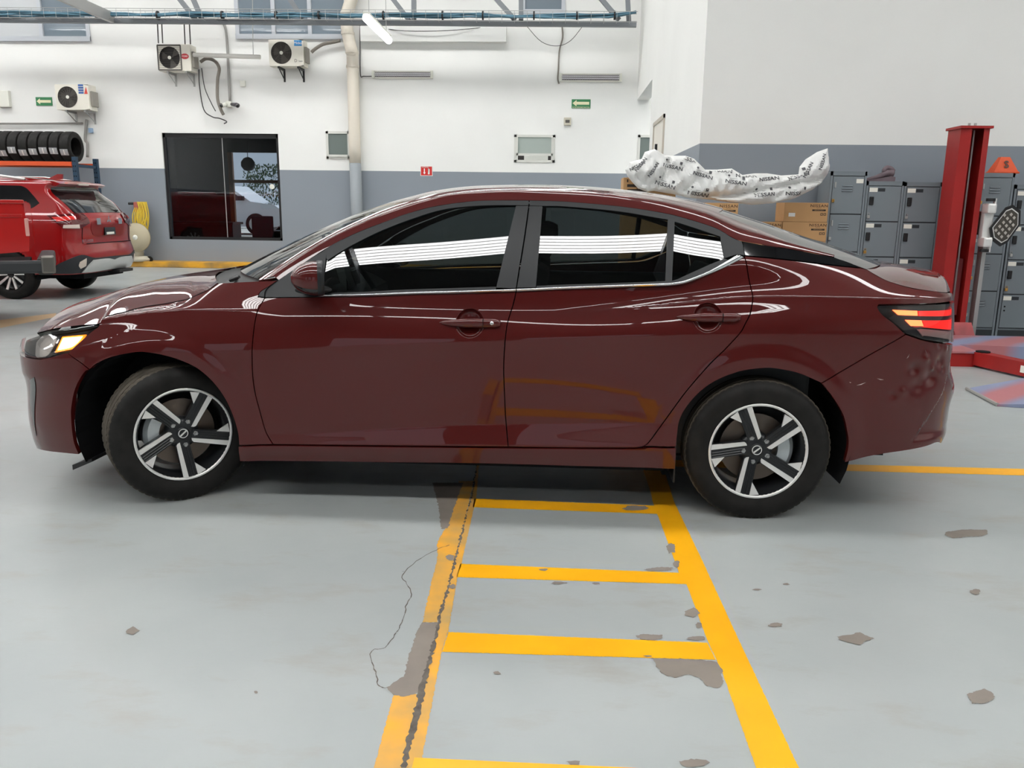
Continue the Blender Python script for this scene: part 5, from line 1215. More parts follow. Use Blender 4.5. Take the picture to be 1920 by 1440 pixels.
for k in range(3):
    a = PI/2+k*2*PI/3; c = (.032*math.cos(a), .032*math.sin(a)); d = (math.cos(a), math.sin(a)); e = (-d[1], d[0])
    q = [(c[0]+d[0]*.034, c[1]+d[1]*.034), (c[0]+e[0]*.018, c[1]+e[1]*.018), (c[0]-d[0]*.034, c[1]-d[1]*.034), (c[0]-e[0]*.018, c[1]-e[1]*.018)]
    em.add([(float(sxr(1.12))+.022, SUVY+p[0], 1.12+p[1]) for p in q], [(0, 1, 2, 3)])
em.build('emblem', chrome, suv)
tx = MB(); txt(tx, 'OUTLANDER', .055, Matrix.Translation((float(sxr(.83))+.016, SUVY-.60, .83)) @ Matrix.Rotation(PI/2, 4, 'Z') @ Matrix.Rotation(PI/2, 4, 'X'), 0, sx=.9); tx.build('model_lettering', chrome, suv)
spo = MB(); spo.prism([(-5.75,1.70),(-5.33,1.655),(-5.24,1.625),(-5.30,1.59),(-5.6,1.62)], 'y', SUVY-.60, SUVY+.60); spo.build('roof_spoiler', redp, suv)
MB().box(-5.27, -5.235, SUVY-.13, SUVY+.13, 1.615, 1.64).build('brake_lamp', mat('lamp_pale', srgb(200, 190, 180), .3), suv)
MB().prism([(-5.78,1.70),(-5.62,1.775),(-5.55,1.775),(-5.56,1.70)], 'y', SUVY-.02, SUVY+.02).build('antenna_fin', redp, suv)
for sg in (-1, 1): MB().tube([(-8.0, SUVY+sg*.60, 1.68), (-7.5, SUVY+sg*.62, 1.735), (-6.2, SUVY+sg*.62, 1.735), (-5.75, SUVY+sg*.60, 1.68)], .02, 8).build('roof_bar', alu, suv, smooth=True)
MB().tube([(-5.05, SUVY+.05, 1.235), (-5.06, SUVY+.3, 1.26), (-5.03, SUVY+.5, 1.255)], .014, 6).build('rear_wiper', black, suv)
MB().box(-5.1, -4.86, SUVY+.1, SUVY+.5, .33, .37).build('exhaust_trim', black, suv)
ubx = MB(); ubx.box(-9.3, -5.05, SUVY-.55, SUVY+.55, .28, .36); ubx.box(-9.3, -5.3, SUVY-.84, SUVY+.84, .34, .40); ubx.build('underbody', dark, suv)
for xx in (-5.95, -8.62):
    for sg in (-1, 1):
        wy = SUVY+sg*.765
        w_ = MB().lathe([(.225,-.11),(.27,-.115),(.32,-.105),(.35,-.08),(.355,0),(.35,.08),(.32,.105),(.27,.115),(.225,.11),(.20,.0)], 48, closed=True); wo = w_.build('wheel', rubber, suv, smooth=True); wo.matrix_parent_inverse = Matrix.Identity(4); wo.location = (xx+6.9, wy-SUVY, .355)
        ho = MB().lathe([(0,sg*.06),(.06,sg*.07),(.08,sg*.06),(.21,sg*.03),(.235,sg*.10),(.225,sg*.115)], 40).build('rim', rimblack, wo, smooth=True)
        for k in range(10):
            a = k*PI/5; c = np.array([math.cos(a), math.sin(a)]); e = np.array([-c[1], c[0]]); q = [c*.05+e*.014, c*.222+e*.030, c*.222-e*.006, c*.05-e*.010]
            MB().add([(p[0], sg*(.075+.03*(i in (1, 2))), p[1]) for i, p in enumerate(q)]+[(p[0], sg*(.055+.03*(i in (1, 2))), p[1]) for i, p in enumerate(q)], [(0,1,2,3),(4,7,6,5),(0,4,5,1),(1,5,6,2),(2,6,7,3),(3,7,4,0)]).build('spoke', alu, wo)
        for ch_ in wo.children: ch_.matrix_parent_inverse = Matrix.Identity(4)
        MB().lathe([(.40, wy-sg*.30), (.40, wy+sg*.10)], 24, M=Matrix.Translation((xx, 0, .36)), a0=-.2, a1=PI+.2).build('wheel_arch_liner', dark, suv)
for z_, y_ in ((.79, .62),): MB().tube([(float(sxr(z_))+.004, SUVY+q, z_) for q in np.linspace(-y_, y_, 9)], .006, 5).build('tailgate_gap', dark, suv)
for sg in (-1, 1): MB().tube([Sp(np.array(C_-.42), np.array(z_))*np.array([1, sg, 1])+np.array([.002, SUVY-sg*SUVY, 0]) for z_ in np.linspace(.79, 1.06, 8)], .005, 5).build('tailgate_gap', dark, suv)
# ------------------------------------------------------------------ red pickup, only its tail in view
pu = thing('red_pickup', 'red pickup truck at the left edge showing its bed corner and dark bumper', 'car', (-3.92, 4.30, 0), math.radians(31))
redp2 = mat('orange_red_car_paint', srgb(172, 15, 13), .3, coat=1.0, coatr=.03)
bed = MB(); prof = [(0, .84), (.015, .98), (.0, 1.24), (-.02, 1.33), (-.04, 1.37), (-2.05, 1.37), (-2.05, .62), (-1.52, .62)]+[(-1.12+.45*math.cos(a), .42+.45*math.sin(a)) for a in np.linspace(2.68, .46, 14)]+[(-.5, .80)]
bed.prism(prof, 'y', 0, .06); bed.build('bed_side', redp2, pu); b2 = MB(); b2.prism(prof, 'y', 1.80, 1.86); b2.build('bed_side', redp2, pu)
MB().box(-.05, .0, .06, 1.80, .84, 1.36, bev=.01).build('tailgate', redp2, pu)
MB().box(-2.0, -.05, .06, 1.80, .62, .68).build('bed_floor', dark, pu)
MB().box(-2.05, 0.0, -.015, .075, 1.345, 1.385, bev=.012).build('bed_rail_cap', redp2, pu)
MB().box(-2.0, -.03, -.012, .0, 1.20, 1.235, bev=.005).build('side_crease', redp2, pu)
MB().box(-.016, .022, -.010, .09, 1.00, 1.19, bev=.01).build('tail_light', mat('pickup_lamp', srgb(206, 150, 140), .2, coat=1), pu)
bm_ = MB(); bm_.box(-.55, .20, -.05, .08, .60, .74, bev=.03); bm_.build('bumper_corner', mat('bumper_dark', srgb(44, 46, 48), .5), pu)
MB().box(.06, .22, .0, 1.86, .58, .76, bev=.03).build('rear_bumper', mat('bumper_dark', srgb(44, 46, 48), .5), pu)
MB().box(.10, .235, -.06, .05, .60, .79, bev=.02).build('bumper_cap', mat('bumper_chrome_worn', srgb(120, 116, 110), .3, .8), pu)
cabm_ = MB(); cabm_.prism([(-2.1, .5), (-2.1, 1.80), (-2.3, 1.86), (-3.4, 1.84), (-4.1, 1.30), (-5.2, 1.18), (-5.3, .55), (-4.95, .5)], 'y', .03, 1.83); cabm_.build('cab', redp2, pu)
MB().prism([(-2.25, 1.32), (-2.25, 1.74), (-3.35, 1.74), (-3.9, 1.32)], 'y', .025, 1.835).build('cab_windows', blackgloss, pu)
MB().box(-5.0, -.9, .35, 1.5, .42, .62).build('chassis', dark, pu)
for xx in (-1.12, -4.5):
    for yy in (.12, 1.74):
        w_ = MB().lathe([(.22,-.12),(.30,-.12),(.37,-.10),(.385,0),(.37,.10),(.30,.12),(.22,.12),(.20,0)], 36, closed=True); o = w_.build('wheel', rubber, pu, smooth=True); o.location = (xx, yy, .385)
        MB().lathe([(0,-.06),(.22,-.10)], 20).build('rim', alu, o); MB().lathe([(0,.06),(.22,.10)], 20).build('rim', alu, o)
# ------------------------------------------------------------------ tyre rack
YK = YB-1.15
rk = thing('tyre_rack', 'steel tyre rack with blue posts and orange beams against the wall', 'rack', (-9.5, YK+.3, 0), world=True)
bluep = mat('rack_blue', srgb(36, 62, 84), .5); orng = mat('rack_orange', srgb(214, 84, 40), .5)
px1 = float(ony(139, 305, YK)[0]); rz = float(ony(100, 311, YK)[2]); rz1 = float(ony(100, 303, YK)[2])
def post(x, y, z1):
    o = MB().box(x-.045, x+.045, y-.04, y+.04, 0, z1).build('post', bluep, rk)
    mb = MB()
    for zz in np.arange(.3, z1-.05, .1):
        for dx in (-.02, .02): mb.box(x+dx-.008, x+dx+.008, y-.0425, y-.04, zz-.015, zz+.015)
    mb.build('post_holes', dark, o)['kind'] = 'stuff'
for xx in (px1+.02, px1-2.9):
    post(xx, YK, rz1+.10); post(xx+.02, YK+.75, rz1+.10)
    MB().box(xx-.02, xx+.04, YK+.03, YK+.72, rz-.02, rz+.04).build('side_tie', bluep, rk)
for zz in (rz, .95, .35):
    for yy in (YK-.045, YK+.76): MB().box(px1-2.9, px1-.03, yy-.02, yy+.03, zz, zz+(rz1-rz)).build('beam', orng, rk)
ty0 = MB().lathe([(.195,-.095),(.23,-.105),(.275,-.105),(.305,-.09),(.315,-.06),(.315,.06),(.305,.09),(.275,.105),(.23,.105),(.195,.095),(.20,0)], 40, axis='x', closed=True)
lblm = mat('tyre_label_film', srgb(170, 172, 174), .3)
tm = None
TX = px1-.22; z_t = rz1+.315
names = ['rightmost', 'second from right', 'third from right', 'fourth from right', 'fifth from right', 'sixth from right', 'seventh from right', 'eighth from right', 'ninth from right']
for k in range(9):
    o = ty0.build('tyre', rubber, None, smooth=True, angle=40) if tm is None else bpy.data.objects.new('tyre', tm); 
    if tm is None: tm = o.data
    else: COL.objects.link(o)
    o.location = (TX-k*.222, YK+.34, z_t); tag(o, names[k]+' new tyre on the top beam of the tyre rack', 'tyre', 'new tyres on the top of the rack')
    a0 = 3.35+random.uniform(-.15, .1); lb = MB().lathe([(.3175, -.085), (.3175, .085)], 6, axis='x', a0=a0, a1=a0+.42); lb.lathe([(.319, -.012), (.319, .012)], 4, axis='x', a0=a0+.04, a1=a0+.38, mi=1); l_ = lb.build('paper_label', [lblm, white], o); l_.matrix_parent_inverse = Matrix.Identity(4)
for k in range(8):
    o = bpy.data.objects.new('tyre', tm); COL.objects.link(o); o.location = (TX-.15-k*.235, YK+.36, .95+(rz1-rz)+.315); tag(o, names[k]+' worn tyre on the lower beam, half hidden behind the SUV roof', 'tyre', 'tyres on the lower beam of the rack')
# ------------------------------------------------------------------ floor polisher
py_ = YB-.27; px_ = float(ony(261, 455, py_)[0])
fp = thing('floor_polisher', 'old beige floor polisher with yellow cord coiled on its handle', 'floor polisher', (px_, py_, .12), world=True)
beige = mat('polisher_beige', srgb(186, 180, 162), .5)
MB().lathe([(0,0),(.24,0),(.25,.05),(.20,.10),(0,.12)], 28, axis='z', M=Matrix.Translation((px_, py_, .12))).build('brush_housing', beige, fp, smooth=True)
MB().lathe([(0,.0),(.14,.0),(.14,.22),(.10,.27),(0,.28)], 24, axis='z', M=Matrix.Translation((px_-.07, py_, .22))).build('motor', beige, fp, smooth=True)
dz = .12+.52; MB().lathe([(0,-.05),(.05,-.06),(.30,-.02),(.31,.02),(0,.03)], 40, M=Matrix.Translation((px_+.02, py_-.14, dz))).build('pad_disc', mat('pad_cream', srgb(184, 174, 148), .7), fp, smooth=True)
MB().lathe([(0,-.08),(.05,-.075),(.06,-.05)], 20, M=Matrix.Translation((px_+.02, py_-.14, dz))).build('disc_hub', whiteplast, fp, smooth=True)
MB().tube([(px_+.05, py_+.05, .30), (px_+.05, py_+.12, 1.30)], .022, 10).build('handle_pole', galv, fp)
MB().tube([(px_-.22, py_+.10, 1.36), (px_+.10, py_+.10, 1.37)], .028, 8).build('grip', black, fp); MB().box(px_-.08, px_+.16, py_+.02, py_+.14, 1.18, 1.40, bev=.03).build('switch_box', mat('switch_red', srgb(176, 96, 84), .5), fp)
cd_ = MB(); yc = mat('yellow_cord', srgb(214, 182, 60), .6)
for k in range(9):
    x0 = px_+.02+.025*k; l = random.uniform(.55, .85); pts = [(x0, py_+.02, 1.40), (x0+.05+random.uniform(-.03, .03), py_-.01, 1.40-l*.5), (x0-.04+random.uniform(-.05, .05), py_-.02, 1.40-l), (x0-.10+random.uniform(-.03, .03), py_-.01, 1.40-l*.5), (x0-.02, py_+.06, 1.39)]
    cd_.tube(catmull(pts, 6), .013, 6)
cd_.build('power_cord', yc, fp, smooth=True); MB().tube([(px_+.22, py_-.02, .16), (px_+.22, py_-.06, .16)], .07, 16).build('wheel', rubber, fp)
# ------------------------------------------------------------------ lockers
lkm = mat('grey_locker_paint', srgb(122, 130, 136), .45, noise=(1.6, .06, 4)); lkd = mat('locker_gap', srgb(46, 50, 54), .7)
brass = mat('brass', srgb(196, 152, 84), .3, .8); paper = mat('paper_label', srgb(232, 230, 220), .7)
def locker(label, x0, w_, H, vent, seed, y=4.95, d=.42):
    rnd = random.Random(seed); t = thing('locker', label, 'locker', (x0+w_/2, y+d/2, 0), group='grey steel lockers along the right wall'); n = 4; pl = .12
    X0, X1 = -w_/2, w_/2; Y0, Y1 = -d/2, d/2
    b = MB(); b.box(X0, X1, Y0+.012, Y1, .0, H); b.build('locker_body', lkm, t)
    MB().box(X0+.02, X1-.02, Y0+.008, Y0+.02, .01, pl-.02).build('kick_plate', lkd, t)
    fr_ = MB(); fr_.box(X0, X0+.022, Y0, Y0+.02, 0, H); fr_.box(X1-.022, X1, Y0, Y0+.02, 0, H); fr_.box(X0, X1, Y0, Y0+.02, H-.045, H); fr_.build('front_frame', lkm, t)
    hh = (H-.05-pl)/n
    for k in range(n):
        z0 = pl+k*hh+.008; z1 = pl+(k+1)*hh-.004
        bk = MB().box(X0+.024, X1-.024, Y0+.004, Y0+.0125, z0-.008, z1+.004).build('door_gap', lkd, t)
        dr = MB().box(X0+.028, X1-.028, Y0-.004, Y0+.006, z0, z1, bev=.003).build('door', lkm, t)
        yy = Y0-.004
        if vent:
            for q in range(3): MB().prism([(yy, z1-.09-q*.028), (yy-.010, z1-.102-q*.028), (yy, z1-.104-q*.028)], 'x', X0+w_*.33, X0+w_*.62).build('louvre', lkm, dr)
            MB().box(X0+.045, X0+.062, yy-.012, yy, z1-.12, z1-.06, bev=.004).build('finger_pull', galv, dr)
            if rnd.random() < .6: MB().box(X1-.11, X1-.035, yy-.002, yy, z1-.07, z1-.025).build('label', paper, dr)
            MB().box(X0+.028, X0+.055, yy-.018, yy, z0+.12, z0+.155, bev=.004).build('padlock', brass if k % 2 else galv, dr)
        else:
            MB().box(X0+.035, X0+.12, yy-.002, yy, z1-.06, z1-.015).build('label', paper, dr)
            MB().box(X0+.125, X0+.20, yy-.002, yy, z1-.055, z1-.02).build('label_slot', lkd, dr)
            if rnd.random() < .75: MB().box(X0+.04, X0+.085, yy-.02, yy, z1-.20, z1-.11, bev=.008).build('lock_hasp', black, dr)
            else:
                for q in (0, .045): MB().lathe([(0,-.003),(.009,-.003),(.009,0)], 10, M=Matrix.Translation((X0+.06, yy, z1-.13-q))).build('lock_hole', dark, dr)
            if rnd.random() < .7:
                pl_ = MB(); pl_.box(X0+.03, X0+.06, yy-.022, yy-.004, z0+.03, z0+.062, bev=.004); pl_.tube([(X0+.036, yy-.012, z0+.06), (X0+.036, yy-.012, z0+.085), (X0+.054, yy-.012, z0+.085), (X0+.054, yy-.012, z0+.06)], .003, 5); pl_.build('padlock', brass if rnd.random() < .5 else galv, dr)
    return t
locker('tall grey locker with louvred doors next to the cardboard boxes', 4.765, .385, 1.80, True, 1)
locker('grey locker carrying the curved rubber piece on top', 5.155, .40, 1.70, False, 2)
locker('grey locker standing just left of the red lift post', 5.56, .40, 1.695, False, 3)
locker('grey locker half hidden behind the red lift post', 5.965, .36, 1.685, False, 4)
locker('tall grey locker with louvred doors under the orange cone', 6.335, .375, 1.80, True, 5)
locker('grey locker at the right edge behind the hexagonal board', 6.725, .40, 1.68, False, 6)
locker('rightmost grey locker cut by the photo edge', 7.13, .40, 1.68, False, 8)
# things on the lockers
oc = mat('orange_plastic', srgb(228, 88, 40), .45)
c0 = ony(1881, 326, 5.10); t = thing('roof_topper_cone', 'orange triangular cone marked with a dark letter S on tall locker', 'cone', (float(c0[0]), 5.12, 1.80))
mb = MB(); b0 = [(-.125, -.08, .02), (.125, -.08, .02), (.125, .08, .02), (-.125, .08, .02)]; t0 = [(-.05, -.03, .175), (.045, -.03, .175), (.045, .03, .175), (-.05, .03, .175)]; mb.add(b0+t0, [(0,1,5,4),(1,2,6,5),(2,3,7,6),(3,0,4,7),(4,5,6,7),(0,3,2,1)]); mb.build('cone_body', oc, t)
MB().box(-.135, .135, -.095, .095, 0, .02, bev=.006).build('base_flange', oc, t)
mb = MB(); txt(mb, 'S', .11, Matrix.Translation((0, -.065, .092)) @ Matrix.Rotation(math.radians(72), 4, 'X'), 0, bold=.004); mb.build('letter', mat('letter_grey', srgb(96, 70, 62), .6), t)
bt = thing('rubber_boot_piece', 'dull purple-grey curved rubber piece lying on a locker', 'rubber piece', (5.36, 5.12, 1.70))
bmat = mat('purple_grey_rubber', srgb(112, 98, 104), .6, noise=(8, .2, 4))
mb = MB(); mb.tube(catmull([(-.17, 0, .016), (-.06, 0, .045), (.02, 0, .075), (.075, -.01, .095), (.125, -.01, .088)], 6), [.012+.03*(i/24)**.7 for i in range(25)], 14); mb.build('upper_tube', bmat, bt, smooth=True)
mb = MB(); mb.prism([(-.17, 0), (.135, 0), (.135, .05), (.09, .06), (.0, .04), (-.16, .014)], 'y', -.06, .06); mb.build('sole_wedge', bmat, bt)
MB().tube(catmull([(.055, 0, .085), (.03, 0, .12), (.055, 0, .15), (.10, 0, .14), (.13, 0, .11)], 5), .026, 12).build('curled_top', bmat, bt, smooth=True)
# ------------------------------------------------------------------ cartons
cardb = mat('cardboard', srgb(190, 148, 102), .75, noise=(2.5, .1, 4)); ink = mat('carton_ink', srgb(86, 62, 44), .7); inkb = mat('carton_ink_dark', srgb(52, 42, 36), .7); tape = mat('carton_label_white', srgb(228, 228, 224), .6)
def carton(label, x0, x1, y0, z0, z1, d=.36, pr=True, big=False):
    t = thing('cardboard_carton', label, 'box', ((x0+x1)/2, y0+d/2, z0), group='cardboard cartons stacked before the right wall'); w_ = (x1-x0)/2; h = z1-z0
    MB().box(-w_, w_, -d/2, d/2, .002, h, bev=.004).build('carton_body', cardb, t)
    MB().box(-w_+.01, w_-.01, -.004, .004, h, h+.0006).build('top_seam', ink, t)
    y = -d/2-.001
    if pr:
        mb = MB(); txt(mb, 'NISSAN', .040, frame_xz((w_-.10, y, h-.033)), 0, bold=.0008, sx=1.25, space=1.15); txt(mb, 'GENUINE', .012, frame_xz((w_-.10, y, h-.055)), 0)
        mb.box(w_-.17, w_-.025, y-.0005, y, h-.088, h-.070, 1); 
        for q in (0, .033): mb.box(w_-.078+q, w_-.052+q, y-.0005, y, h-.135, h-.108, 1); mb.box(w_-.072+q, w_-.058+q, y-.001, y, h-.129, h-.114, 2)
        mb.build('print', [ink, inkb, cardb], t); mb = MB(); txt(mb, 'GENUINE PARTS', .013, frame_xz((w_-.0975, y-.001, h-.079)), 0); mb.build('lettering', cardb, t)
        MB().box(-w_+.05, -w_+.12, y-.001, y, h-.15, h-.11).build('shipping_label', tape, t)
    if big:
        mb = MB()
        for q in range(4): mb.box(-w_*.5+q*.05*w_, -w_*.5+.2*w_+q*.1, y-.0005, y, h-.05-q*.05, h-.02-q*.05)
        mb.build('print', inkb, t)
    return t
carton('upper cardboard carton with brand print beside the tall locker', 4.275, 4.745, 4.88, 1.255, 1.462)
carton('cardboard carton with brand print, second from top beside the tall locker', 4.27, 4.75, 4.88, 1.048, 1.255)
for k in range(5): carton(('third', 'fourth', 'fifth', 'sixth', 'lowest')[k]+' carton down in the stack beside the tall locker', 4.27, 4.75, 4.88, max(0, .841-k*.207), 1.048-k*.207 if k < 4 else .220)
carton('cardboard carton showing only its printed corner left of the locker stack', 3.80, 4.255, 4.86, 1.045, 1.25)
for k in range(5): carton(('second', 'third', 'fourth', 'fifth', 'lowest')[k]+' carton of the stack with the printed corner', 3.80, 4.255, 4.86, max(0, .838-k*.207), 1.045-k*.207 if k < 4 else .217)
_a = ony(1322, 380, 4.40); _b = ony(1385, 380, 4.40); cx0, cx1, czt = float(_a[0]), float(_b[0]), float(_b[2])-.005
carton('cardboard carton topping the stack under the plastic sheet', cx0, cx1, 4.40, czt-.21, czt)
for k in range(6): carton(('second', 'third', 'fourth', 'fifth', 'sixth', 'lowest')[k]+' carton of the stack under the plastic sheet', cx0, cx1, 4.40, max(0, czt-.42-k*.21) if k < 5 else 0, czt-.21-k*.21)
carton('narrow carton with dark print at the left end of the stacks', 2.50, 2.645, 4.66, 1.38, 1.70, pr=False, big=True)
carton('plain cardboard carton under the left flap of the plastic sheet', 2.655, 3.06, 4.66, 1.38, 1.63, pr=False)
for k in range(4): carton(('upper', 'second', 'third', 'lowest')[k]+' large plain carton under the left end of the plastic sheet', 2.50, 3.07, 4.66, 1.035-k*.345, 1.38-k*.345, pr=False)
# ------------------------------------------------------------------ printed plastic sheet draped over the cartons
bagm = mat('white_plastic_film', srgb(226, 226, 224), .35, spec=.5, noise=(3, .04, 4)); binkm = mat('bag_ink', srgb(84, 84, 88), .6)
out = [(1172,318),(1180,304),(1203,298),(1209,285),(1228,279),(1246,291),(1262,292),(1285,292),(1302,298),(1322,318),(1345,318),(1372,316),(1392,328),(1415,325),(1438,325),(1465,329),(1497,327),(1499,313),(1510,299),(1532,285),(1552,278),(1555,312),(1553,324),(1540,343),(1524,355),(1490,372),(1450,381),(1410,384),(1370,380),(1330,374),(1290,371),(1262,364),(1226,358),(1213,360),(1196,353),(1184,340),(1176,330)]
BY = 4.60; ow = [ony(u, v, BY) for u, v in out]; poly = [(float(p[0]), float(p[2])) for p in ow]
def tri(x): return np.abs((x/PI) % 2-1)*2-1
def bagdepth(X, Z, d):
    r = np.clip(d/.13, 0, 1); b = .11*np.sqrt(np.clip(1-(1-r)**2, 0, 1))
    n = .028*tri(15*X+11*Z+1.5*np.sin(5*Z+2*X))+.022*tri(-11*X+24*Z+1.2*np.sin(7*X))+.012*tri(41*X+17*Z+2*np.sin(9*X))+.008*tri(63*X-37*Z)
    fold = .07*np.exp(-((Z-1.60+.10*np.sin(2.2*(X-2.6)))/.03)**2)*(X > 3.2)+.06*np.exp(-((X-2.86-.35*(Z-1.6))/.02)**2)
    return b+n*np.clip(d/.06, 0, 1)-fold*np.clip(d/.06, 0, 1)
A_ = sum(a[0]*b[1]-b[0]*a[1] for a, b in zip(poly, poly[1:]+poly[:1])); poly = poly if A_ > 0 else poly[::-1]
dn_ = []
for i, p in enumerate(poly):
    q = poly[(i+1) % len(poly)]; k = max(1, int(math.hypot(q[0]-p[0], q[1]-p[1])/.02))
    for j in range(k): dn_.append((p[0]+(q[0]-p[0])*j/k, p[1]+(q[1]-p[1])*j/k))
poly = dn_; lo = np.min(poly, 0); hi = np.max(poly, 0); X, Z = np.meshgrid(np.arange(lo[0], hi[0], .016), np.arange(lo[1], hi[1], .016), indexing='ij'); X = X.ravel(); Z = Z.ravel(); k_ = inpoly(poly, X, Z); X, Z = X[k_], Z[k_]; k_ = pdist(poly, X, Z) > .006; X, Z = X[k_], Z[k_]
nb = len(poly); r = delaunay_2d_cdt([Vector(p) for p in poly]+[Vector((a, b)) for a, b in zip(X, Z)], [], [list(range(nb))], 1, 1e-6)
V2 = np.array([v[:] for v in r[0]]); D = pdist(poly, V2[:, 0], V2[:, 1]); FY = BY-bagdepth(V2[:, 0], V2[:, 1], D); BYy = BY+.28*bagdepth(V2[:, 0], V2[:, 1], D)
bag = thing('plastic_sheet', 'crumpled white plastic sheet with dark brand print draped over the cartons', 'plastic sheet', (3.5, BY, 1.45), world=True)
m_ = len(V2); MB().add([(a, y, b) for (a, b), y in zip(V2, FY)]+[(a, y, b) for (a, b), y in zip(V2, BYy)], [tuple(t_) for t_ in r[2]]+[tuple(i+m_ for i in t_[::-1]) for t_ in r[2]]).build('film', bagm, bag, smooth=True, angle=24)
pm = MB()
def bagtext(s, u, v, size, ang, sx=1.25):
    c = ony(u, v, BY-.15); V, F_ = text_mesh(s, size, 0, .001, sx) if isinstance(s, str) else s
    P = np.array([(p[0]*math.cos(ang)-p[1]*math.sin(ang)+c[0], p[0]*math.sin(ang)+p[1]*math.cos(ang)+c[2]) for p in V]); ins = inpoly(poly, P[:, 0], P[:, 1]); d = pdist(poly, P[:, 0], P[:, 1])*ins
    y = BY-bagdepth(P[:, 0], P[:, 1], d)-.005
    pm.add([(p[0], q, p[1]) for p, q in zip(P, y)], [f for f in F_ if all(d[i] > .008 for i in f)])
def ringm(r):
    n = 14; return ([(r*math.cos(2*PI*i/n), r*math.sin(2*PI*i/n), 0) for i in range(n)], [tuple(range(n))])
barm = ([(-.085, -.0015, 0), (.085, -.0015, 0), (.085, .0015, 0), (-.085, .0015, 0)], [(0, 1, 2, 3)]); sqm = ([(-.014, -.014, 0), (.014, -.014, 0), (.014, .014, 0), (-.014, .014, 0)], [(0, 1, 2, 3)])
for u, v, a in [(1248,347,-.28),(1263,313,-.22),(1319,329,-.25),(1381,342,-.15),(1311,364,-.15),(1445,335,.12),(1436,365,.08),(1497,363,.0),(1297,299,-.3),(1402,329,.0),(1357,319,-.1),(1500,330,.3)]:
    bagtext('NISSAN', u, v, .052, a)
    for (mm, dx, dz) in ((ringm(.012), -.075, .062), (barm, 0, .038), (sqm, .075, .056)):
        c, s_ = math.cos(a), math.sin(a); q = pj((0, 0, 0)); cc = ony(u, v, BY-.15); w3 = (cc[0]+dx*c-dz*s_, BY-.15, cc[2]+dx*s_+dz*c); uu, vv = pj(w3); bagtext(mm, uu, vv, 0, a)
for u, v, a in [(1226,318,1.0),(1519,318,1.15),(1545,303,1.3),(1196,311,.5),(1203,308,.9)]: bagtext('NISSAN', u, v, .046, a, 1.1)
pm.build('print', binkm, bag)['kind'] = 'stuff'
tp = ony(1230, 274, BY); MB().box(float(tp[0])-.012, float(tp[0])+.012, BY-.02, BY+.02, float(tp[2])-.13, float(tp[2])+.02, M=None).build('rod_end', black, bag)
# ------------------------------------------------------------------ red lift post with platform
lr = mat('lift_red', srgb(156, 30, 28), .42, noise=(4, .12, 4)); lrd = mat('lift_red_worn', srgb(178, 78, 80), .55, noise=(3, .3, 5, srgb(120, 60, 64)))
lp = thing('lift_post', 'tall red steel lift post with open channel in front of the lockers', 'lift', (6.01, 4.60, 0), world=True)
mb = MB(); prof = [(5.865,4.47),(5.965,4.45),(5.965,4.462),(5.885,4.482),(5.885,4.73),(6.125,4.73),(6.125,4.472),(6.085,4.462),(6.085,4.45),(6.145,4.46),(6.145,4.75),(5.865,4.75)]
mb.prism(prof, 'z', .0, 2.21, cap=True); mb.build('column', lr, lp)
MB().box(5.845, 6.165, 4.43, 4.77, 2.21, 2.235).build('top_plate', lr, lp)
for xx in (6.0, 6.06): MB().tube([(xx, 4.60, 2.235), (xx, 4.60, 2.275)], .013, 10).build('bolt', galv, lp)
MB().tube([(6.035, 4.55, .05), (6.035, 4.55, 2.2)], .009, 6).build('lift_cable', galv, lp); MB().box(5.90, 6.11, 4.60, 4.72, .3, .9).build('carriage', lrd, lp)
MB().box(5.80, 6.21, 4.30, 4.80, 0, .02).build('base_plate', lr, lp); MB().prism([(4.30,.02),(4.30,.07),(4.44,.24),(4.46,.24),(4.46,.02)], 'x', 6.0, 6.20).build('base_gusset', lrd, lp)
def paintstripe():
    m = bpy.data.materials.new('red_blue_worn_plate'); m.use_nodes = True; nt = m.node_tree; b = nt.nodes['Principled BSDF']; tc = nt.nodes.new('ShaderNodeTexCoord'); mp = nt.nodes.new('ShaderNodeMapping'); mp.inputs['Rotation'].default_value = (0, 0, math.radians(-35)); nt.links.new(tc.outputs['Object'], mp.inputs[0])
    wv = nt.nodes.new('ShaderNodeTexWave'); wv.wave_type = 'BANDS'; wv.bands_direction = 'Y'; wv.inputs['Scale'].default_value = .62; wv.inputs['Distortion'].default_value = 2.5; wv.inputs['Detail'].default_value = 3; nt.links.new(mp.outputs[0], wv.inputs[0])
    r_ = nt.nodes.new('ShaderNodeValToRGB'); r_.color_ramp.elements[0].color = (*srgb(170, 108, 112), 1); r_.color_ramp.elements[0].position = .3; r_.color_ramp.elements[1].color = (*srgb(132, 140, 168), 1); r_.color_ramp.elements[1].position = .9; nt.links.new(wv.outputs['Fac'], r_.inputs[0]); nt.links.new(r_.outputs[0], b.inputs['Base Color']); b.inputs['Roughness'].default_value = .5
    return m
rbm = paintstripe()
pf = thing('lift_platform', 'low red and blue steel lift platform on the floor behind the sedan', 'lift platform', (5.6, 3.9, 0), world=True)
MB().box(5.10, 5.66, 3.14, 4.26, 0, .125).build('side_frame', lr, pf); MB().box(5.09, 5.67, 3.13, 4.27, .125, .14).build('deck_plate', rbm, pf)
MB().add([(5.67, 3.55, .02), (7.6, 3.30, .02), (7.6, 4.20, .02), (5.67, 4.20, .02), (5.67, 3.55, .14), (7.6, 3.30, .14), (7.6, 4.20, .14), (5.67, 4.20, .14)], [(0,3,2,1),(4,5,6,7),(0,1,5,4),(1,2,6,5),(2,3,7,6),(3,0,4,7)]).build('cross_plate', rbm, pf)
